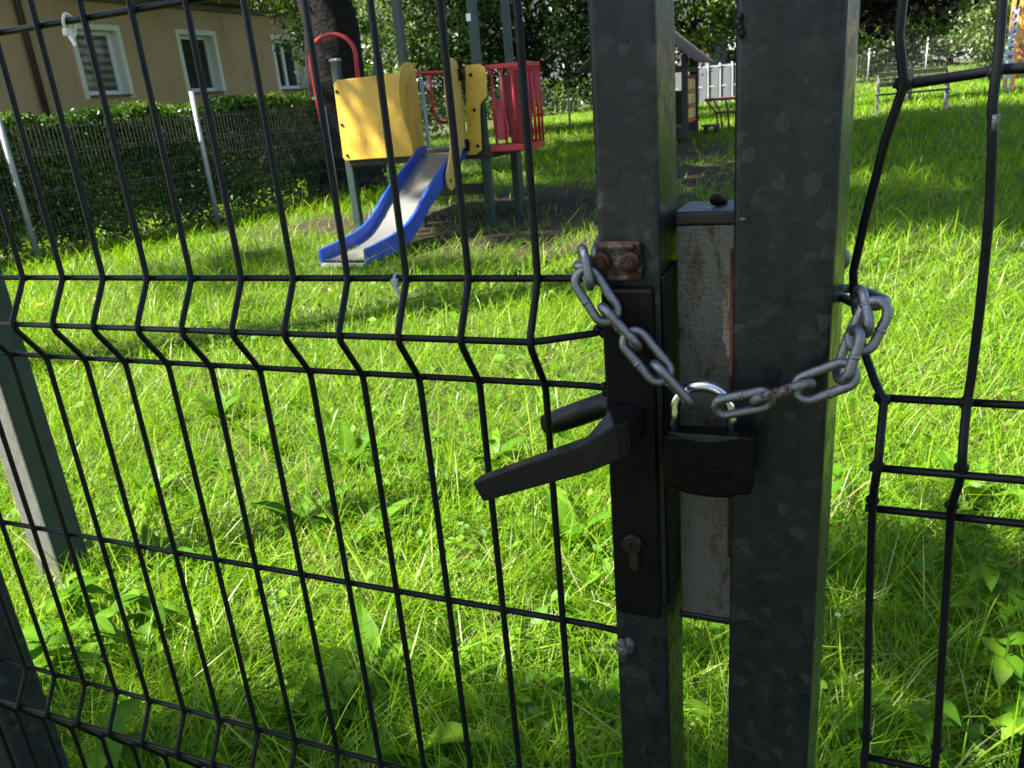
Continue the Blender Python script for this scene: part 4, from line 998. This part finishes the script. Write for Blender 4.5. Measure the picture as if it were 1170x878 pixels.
# slide
slide = None
f_l, f_r = atZ(362, 300, .06), atZ(425, 303, .05)
tc = Vector(((lx+rx)/2+.012, PY, zp)); fc_ = (f_l+f_r)/2; dirs = Vector((fc_.x-tc.x, fc_.y-tc.y, 0)); Ls = dirs.length; dirs.normalize(); sd = Vector((-dirs.y, dirs.x, 0))
W2 = .235
prof = [(0, zp-.005), (.12, zp-.01), (.24, zp-.05), (.36, zp-.13), (Ls*.42, zp*.55), (Ls*.54, zp*.33), (Ls*.64, zp*.20), (Ls*.74, .125), (Ls*.87, .10), (Ls, .085)]
def resample(prof, n):
    a = np.array(prof); t = np.linspace(0, 1, n); s_ = np.linspace(0, 1, len(a)); x = np.interp(t, s_, a[:, 0]); z = np.interp(t, s_, a[:, 1])
    k = np.array([.25, .5, .25])
    for _ in range(3): x[1:-1] = np.convolve(x, k, 'valid'); z[1:-1] = np.convolve(z, k, 'valid')
    return list(zip(x, z))
pr = resample(prof, 30)
def sp(s_, z, off): q = tc+dirs*s_+sd*off; return Vector((q.x, q.y, z))
b = MB(); vs = []; fs = []
for s_, z in pr: vs += [sp(s_, z, -W2), sp(s_, z, W2)]
for i in range(len(pr)-1): fs.append([2*i, 2*i+1, 2*i+3, 2*i+2])
b.add(vs, fs, 0, True); bed = b.build('slide_bed', M['steel_bed'], tower)
for sgn in (-1, 1):
    b = MB(); vs = []; fs = []
    for i, (s_, z) in enumerate(pr):
        t = i/(len(pr)-1); up = .10+.02*math.sin(t*3); lo = .07 if t < .9 else .05
        o0, o1 = sgn*(W2-.008), sgn*(W2+.032)
        vs += [sp(s_, z-lo, o0), sp(s_, z+up, o0), sp(s_, z+up, o1), sp(s_, z-lo, o1)]
    for i in range(len(pr)-1):
        for k in range(4): fs.append([i*4+k, i*4+(k+1) % 4, i*4+4+(k+1) % 4, i*4+4+k])
    fs += [[3, 2, 1, 0], [(len(pr)-1)*4+k for k in range(4)]]
    b.add(vs, fs, 0, False); b.build('slide_rail', M['blue'], tower, .012)
b = MB(); q0, q1 = sp(Ls-.02, .045, -W2), sp(Ls-.02, .045, W2); b.bar(q0, q1, .10, .035, (0, 0, 1), .006); b.build('slide_foot', M['grey_metal'], tower)
b = MB(); b.bar(sp(.05, zp+.0, -W2), sp(.05, zp+.0, W2), .06, .02, (0, 0, 1), .004); b.build('threshold', M['yellow_worn'], tower)
# red parts
def rod(pts, r=.019, mat='red', name='red_bar', seg=10): b = MB(); b.tube(pts, r, seg); return b.build(name, M[mat], tower)
rod([tp(473, 84, .05), tp(500, 83, .05), tp(532, 80, .05)], .018, 'red', 'cross_bar')
rod([tp(491, 85, .5), tp(493, 110, .5), tp(496, 130, .5), tp(500, 137, .5), tp(506, 140, .5), tp(520, 139, .5)], .02, 'red', 'hand_loop')
arch = []
for k in range(15):
    a_ = math.pi*k/14; arch.append((380.5-26*math.cos(a_), 66-27*math.sin(a_)))
ap = [(377, 190), (370, 150), (362, 110), (357, 84)]+arch+[(409, 90), (411, 110)]
rod([tp(x, y, .35) for x, y in ap], .026, 'red', 'climbing_arch', 12)
# balcony cage
bb = MB()
fx0, fx1 = tp(556, 100, .1).x, tp(603, 100, .1).x
zb0, zb1 = tp(580, 169, .1).z, tp(580, 75, .1).z
corner = [Vector((fx0, PY+.08, 0)), Vector((fx1, PY+.08, 0)), Vector((tp(617, 100, .60).x, PY+.60, 0)), Vector((tp(604, 100, 1.05).x, PY+1.05, 0)), Vector((tp(584, 100, 1.2).x, PY+1.2, 0))]
for z in (zb1, zb0):
    bb = MB()
    for i in range(len(corner)-1): bb.bar(corner[i]+Vector((0, 0, z)), corner[i+1]+Vector((0, 0, z)), .035, .07 if z == zb0 else .05, (0, 0, 1), .006)
    bal = bb.build('balcony_rail', M['red'], tower)
for a0_, a1_, ts in ((corner[0], corner[1], (.16, .40, .66, .97)), (corner[1], corner[2], (.4, .75, 1.0)), (corner[2], corner[3], (.3, .6, .97)), (corner[3], corner[4], (.5, 1))):
    for t in ts:
        q = a0_.lerp(a1_, t); b = MB(); b.tube([q+Vector((0, 0, zb0)), q+Vector((0, 0, zb1))], .016, 8); b.build('baluster', M['red'], bal)
b = MB(); fl_ = [Vector((fx0, PY+.08, 0)), corner[1], corner[2], corner[3], corner[4], Vector((fx0, PY+1.2, 0))]
b.prism([(q.x, q.y) for q in fl_], (0, 0, zb0-.03), (1, 0, 0), (0, 1, 0), (0, 0, 1), .03); b.build('balcony_floor', M['grey_metal'], tower)
b = MB(); b.prism(sm([(0, 0), (.30, 0), (.30, .72), (.12, .76), (0, .70)], 1), (fx0+.10, PY+.30, zb0+.03), (1, .2, 0), (0, 0, 1), (0, 1, 0), .03); b.build('red_panel', M['maroon'], tower, .006)
b = MB(); b.prism(sm([(0, 0), (.20, 0), (.14, .40), (0, .48)], 1), (fx0-.02, PY+.24, zb0+.08), (1, 0, 0), (0, 0, 1), (0, 1, 0), .03); b.build('pink_panel', M['pink'], tower, .006)
for px, off in ((590, .9), (556, .9)):
    c = atY(px, 200, PY+off); b = MB(); b.box((c.x, c.y, zb0/2-.05), (.09, .09, zb0), None, .01); b.build('support_post', M['post_paint'], tower)
b = MB(); b.box((-3.6, PY+.15, .42), (1.0, .05, .12), None, .01); b.build('brace', M['wooddark'], tower)

# slim pole
c = Vector((-5.1, 16.4, float(gz(16.4))))
c = atY(651, 140, 24); b = MB(); b.tube([Vector((c.x, 24, float(gz(24))-.05)), Vector((c.x, 24, atY(648, 84, 24).z))], .03, 10); tag(b.build('slim_pole', M['grey_metal']), 'slim dark pole on the lawn right of the red balcony', 'pole')

# ------------------------------------------------------------------ playhouse between the posts
hut = thing('playhouse', (-2.9, 17.6, float(gz(17.6))), 'dark wooden playhouse with a grey plank roof and yellow number board', 'playhouse')
def hpost(px, py0, py1, Y, w_=.10):
    a0_ = atY(px, py1, Y); a1_ = atY(px, py0, Y); z0 = float(gz(Y))-.05
    b = MB(); b.box((a0_.x, Y, (z0+a1_.z)/2), (w_, w_, a1_.z-z0), None, .012); b.build('post', M['wooddark'], hut); return a0_.x
hx1 = hpost(783, 64, 160, 17.0, .12); hx2 = hpost(795, 64, 150, 18.6, .11)
hx0 = atY(783, 160, 17).x-1.9
for Y in (17.0, 18.6):
    z0 = float(gz(Y)); b = MB(); b.box((hx0, Y, z0+.85), (.11, .11, 1.8), None, .012); b.build('post', M['wooddark'], hut)
zR, zE = atY(757, 36, 17).z, atY(799, 70, 17).z
xE = atY(799, 70, 17).x; xR = (hx0+hx1)/2
slope = (zR-zE)/(xE-atY(757, 36, 17).x); zRid = zE+slope*(xE-xR); xW = 2*xR-xE
b = MB()
for y0 in np.arange(16.75, 18.9, .145):
    for x_ in (xE, xW):
        a0_ = Vector((x_, y0+.07, zE)); a1_ = Vector((xR, y0+.07, zRid)); b.bar(a0_, a1_, .14, .035, (0, 0, 1), .005)
b.bar((xE, 16.66, zE), (xR, 16.66, zRid), .03, .15, (0, 1, 0), .004); b.bar((xW, 16.66, zE), (xR, 16.66, zRid), .03, .15, (0, 1, 0), .004)
b.build('roof', M['woodgrey'], hut)
b = MB(); b.bar((hx0, 17.0, zE-.1), (hx1, 17.0, zE-.1), .08, .10); b.bar((hx0, 18.6, zE-.1), (hx2, 18.6, zE-.1), .08, .10); b.bar((hx1, 17, zE-.12), (hx2, 18.6, zE-.12), .08, .1); b.build('beam', M['wooddark'], hut)
b = MB(); b.box(((hx0+hx1)/2, 18.55, float(gz(18.5))+.55), (1.7, .05, .9), None, .01); b.build('back_wall', M['wooddark'], hut)
b = MB(); b.box(((hx0+hx1)/2, 17.6, float(gz(17.6))+.12), (1.9, 1.5, .08), None, .01); b.build('floor', M['wooddark'], hut)
b = MB(); b.box(((hx0+hx1)/2+.3, 17.2, float(gz(17.2))+.33), (1.3, .28, .05), None, .01); b.build('bench_board', M['woodgrey'], hut)
# number board between the right-hand posts
A0, A1 = Vector((hx1+.03, 17.1, 0)), Vector((hx2, 18.5, 0)); dd = (A1-A0).normalized(); zt3, zb3 = atY(790, 88, 17.8).z, atY(790, 137, 17.8).z; LB = (A1-A0).length
fr = MB(); fr.bar(A0+Vector((0, 0, zt3)), A1+Vector((0, 0, zt3)), .05, .06)
for k in range(4):
    z = zt3+(zb3-zt3)*k/3; fr.bar(A0+Vector((0, 0, z)), A1+Vector((0, 0, z)), .05, .07)
bdf = fr.build('board_frame', M['red'], hut)
for k in range(3):
    z = zt3+(zb3-zt3)*(k+.5)/3; b = MB(); nn_ = Vector((dd.y, -dd.x, 0))
    rot = Matrix((dd, nn_, Vector((0, 0, 1)))).transposed()
    b.box(A0+dd*LB*.5+Vector((0, 0, z)), (LB*.9, .03, (zt3-zb3)/3-.09), rot, .005)
    ti = b.build('tile', M['yellowtile'], bdf)
    b = MB(); cc_ = A0+dd*LB*.62+nn_*.017+Vector((0, 0, z)); hh = .055
    for sg in (-1, 1): b.bar(cc_+dd*(-hh*1.6)+Vector((0, 0, -sg*hh)), cc_+dd*(hh*1.6)+Vector((0, 0, sg*hh)), .02, .004, nn_)
    b.build('cross_mark', M['woodbrown'], ti)

# round table with stool
tb = atY(826, 140, 19.5); tz = float(gz(19.5))
t = thing('picnic_table', (tb.x+.1, 19.5, tz), 'brown metal framed play table beside the playhouse', 'table')
zt4 = atY(824, 113, 19.5).z; x0t = atY(806, 113, 19.5).x; rt = .62; cxT = x0t+rt
b = MB(); b.tube([(cxT+rt*math.cos(a), 19.5+rt*math.sin(a), zt4) for a in np.linspace(0, 2*math.pi, 25)[:-1]], .028, 8, True); b.build('top_ring', M['woodbrown'], t)
b = MB(); b.tube([(cxT, 19.5, zt4-.32), (cxT, 19.5, zt4-.28)], rt*.62, 20); b.build('shelf', M['woodbrown'], t)
for a in np.linspace(.4, 2*math.pi+.4, 7)[:-1]:
    b = MB(); ca, sa = math.cos(a), math.sin(a)
    b.tube([(cxT+rt*ca, 19.5+rt*sa, zt4), (cxT+rt*.62*ca, 19.5+rt*.62*sa, zt4-.30), (cxT+rt*.5*ca, 19.5+rt*.5*sa, tz)], .022, 7); b.build('leg', M['woodbrown'], t)
sx = atY(812, 143, 18.2); sz = float(gz(18.2))
t = thing('stool', (sx.x, 18.2, sz), 'low grey topped stool in front of the brown play table', 'stool')
zs_ = max(sx.z, sz+.25)
b = MB(); b.tube([(sx.x, 18.2, zs_-.05), (sx.x, 18.2, zs_)], .20, 16); b.build('seat', M['woodgrey'], t)
for k in range(4):
    b = MB(); b.box((sx.x+(.11 if k % 2 else -.11), 18.2+(.11 if k > 1 else -.11), (sz+zs_-.05)/2), (.06, .06, zs_-.05-sz), None, .006); b.build('leg', M['wooddark'], t)

# white fence far between the posts
wf = thing('white_fence', (-5, 36, float(gz(36))), 'white panel fence standing far behind the playhouse', 'fence')
yF = 36.0; zf0 = float(gz(yF)); zf1 = atY(815, 74, yF).z
xa, xb = -8.0, .6
for k, x in enumerate(np.arange(xa, xb, .50)):
    y_ = yF+(x-xa)*.22
    b = MB(); b.box((x, y_, (zf0+zf1)/2+.03), (.085, .07, zf1-zf0+.06), None, .006); b.build('fence_post', M['whitefence'], wf)
    b = MB(); b.box((x+.25, y_+.055, (zf0+zf1)/2), (.41, .02, zf1-zf0-.16), None, 0); b.build('fence_panel', M['fencesheet'], wf)
b = MB(); b.bar((xa, yF+.0, zf0+(zf1-zf0)*.46), (xb, yF+(xb-xa)*.22, zf0+(zf1-zf0)*.46), .03, .06); b.bar((xa, yF, zf1-.05), (xb, yF+(xb-xa)*.22, zf1-.05), .03, .06); b.build('fence_rail', M['whitefence'], wf)

# bench on the lawn
Yb = 21.0; zg = float(gz(Yb))
bn = thing('park_bench', (2.1, Yb, zg), 'dark slatted park bench with grey metal ends on the lawn', 'bench')
L0, L1 = atY(1004, 88, Yb), atY(1086, 81, Yb-.0)
xL, xR_ = L0.x, L1.x; zb_ = L0.z
L1y = Yb+.55
def bp(t, dy, z): return Vector((xL+(xR_-xL)*t, Yb+.55*t+dy, z))
for nm, dy, z, hh, ww in (('backrest_slat', .12, zg+.88, .10, .04), ('backrest_slat', .08, zg+.66, .10, .04)):
    b = MB(); b.bar(bp(0, dy, z), bp(1, dy, z), ww, hh, (0, 0, 1), .006); b.build(nm, M['wooddark'], bn)
for k in range(3):
    b = MB(); b.bar(bp(-.02, -.12-.13*k, zg+.45), bp(1.02, -.12-.13*k, zg+.45), .11, .04, (0, 0, 1), .006); b.build('seat_slat', M['wooddark'], bn)
for tt in (.0, 1.0):
    b = MB(); b.bar(bp(tt, -.40, zg-.05), bp(tt, -.40, zg+.66), .05, .05); b.bar(bp(tt, .0, zg-.05), bp(tt, .17, zg+.86), .05, .04); b.bar(bp(tt, -.42, zg+.42), bp(tt, .06, zg+.42), .05, .04); b.bar(bp(tt, -.42, zg+.66), bp(tt, .10, zg+.66), .05, .03)
    b.build('end_frame', M['bench_metal'], bn)

# far wire fence on the right
ff = thing('wire_fence', (4, 44, float(gz(44))), 'pale wire fence on thin posts at the far end of the lawn', 'fence')
yf = 43.5; zf = float(gz(yf)); hF = 1.75
for x in np.arange(-3.4, 12, 2.45):
    b = MB(); b.tube([(x, yf, zf-.05), (x, yf, zf+hF+.1)], .04, 8); b.build('fence_post', M['white_post'], ff)
b = MB()
for x in np.arange(-3.4, 9.4, .10): b.tube([(x, yf+.03, zf+.05), (x, yf+.03, zf+hF)], .0035, 3, caps=False)
for z in np.arange(.1, hF, .2): b.tube([(-3.4, yf+.03, zf+z), (9.4, yf+.03, zf+z)], .0035, 3, caps=False)
b.build('fence_mesh', M['mesh_grey'], ff)

# orange jungle gym at the right edge
Yo = 26.0; zo = float(gz(Yo))
cf = thing('jungle_gym', (5.2, Yo, zo), 'orange and brown jungle gym with lilac slats at the right edge', 'jungle gym')
x0o = atY(1156, 60, Yo).x
for dx, dy in ((.10, 0), (1.3, 0), (.10, 1.2), (1.3, 1.2)):
    b = MB(); b.box((x0o+dx, Yo+dy, zo+1.3), (.10, .10, 2.7), None, .01); b.build('post', M['orange'], cf)
b = MB(); b.box((x0o+.72, Yo-.02, zo+1.75), (1.1, .03, .95), None, .006); b.build('upper_board', M['orange'], cf)
b = MB(); b.box((x0o+.72, Yo-.025, zo+.82), (1.1, .03, .85), None, .006); b.build('lower_board', M['brownboard'], cf)
b = MB(); b.box((x0o+.7, Yo+.6, zo+1.2), (1.2, 1.2, .06), None, .006); b.build('platform', M['wooddark'], cf)
b = MB()
for k in range(9): b.box((x0o-.03, Yo-.03, zo+.45+.2*k), (.16, .03, .10), None, .004)
b.bar((x0o-.10, Yo-.05, zo), (x0o-.10, Yo-.05, zo+2.2), .03, .03); b.bar((x0o+.04, Yo-.05, zo), (x0o+.04, Yo-.05, zo+2.2), .03, .03); b.build('ladder', M['lilac'], cf)
b = MB(); b.tube([atY(1143, 84, Yo-.3), atY(1156, 36, Yo-.05)], .035, 10); b.build('slanting_pole', M['teal'], cf)
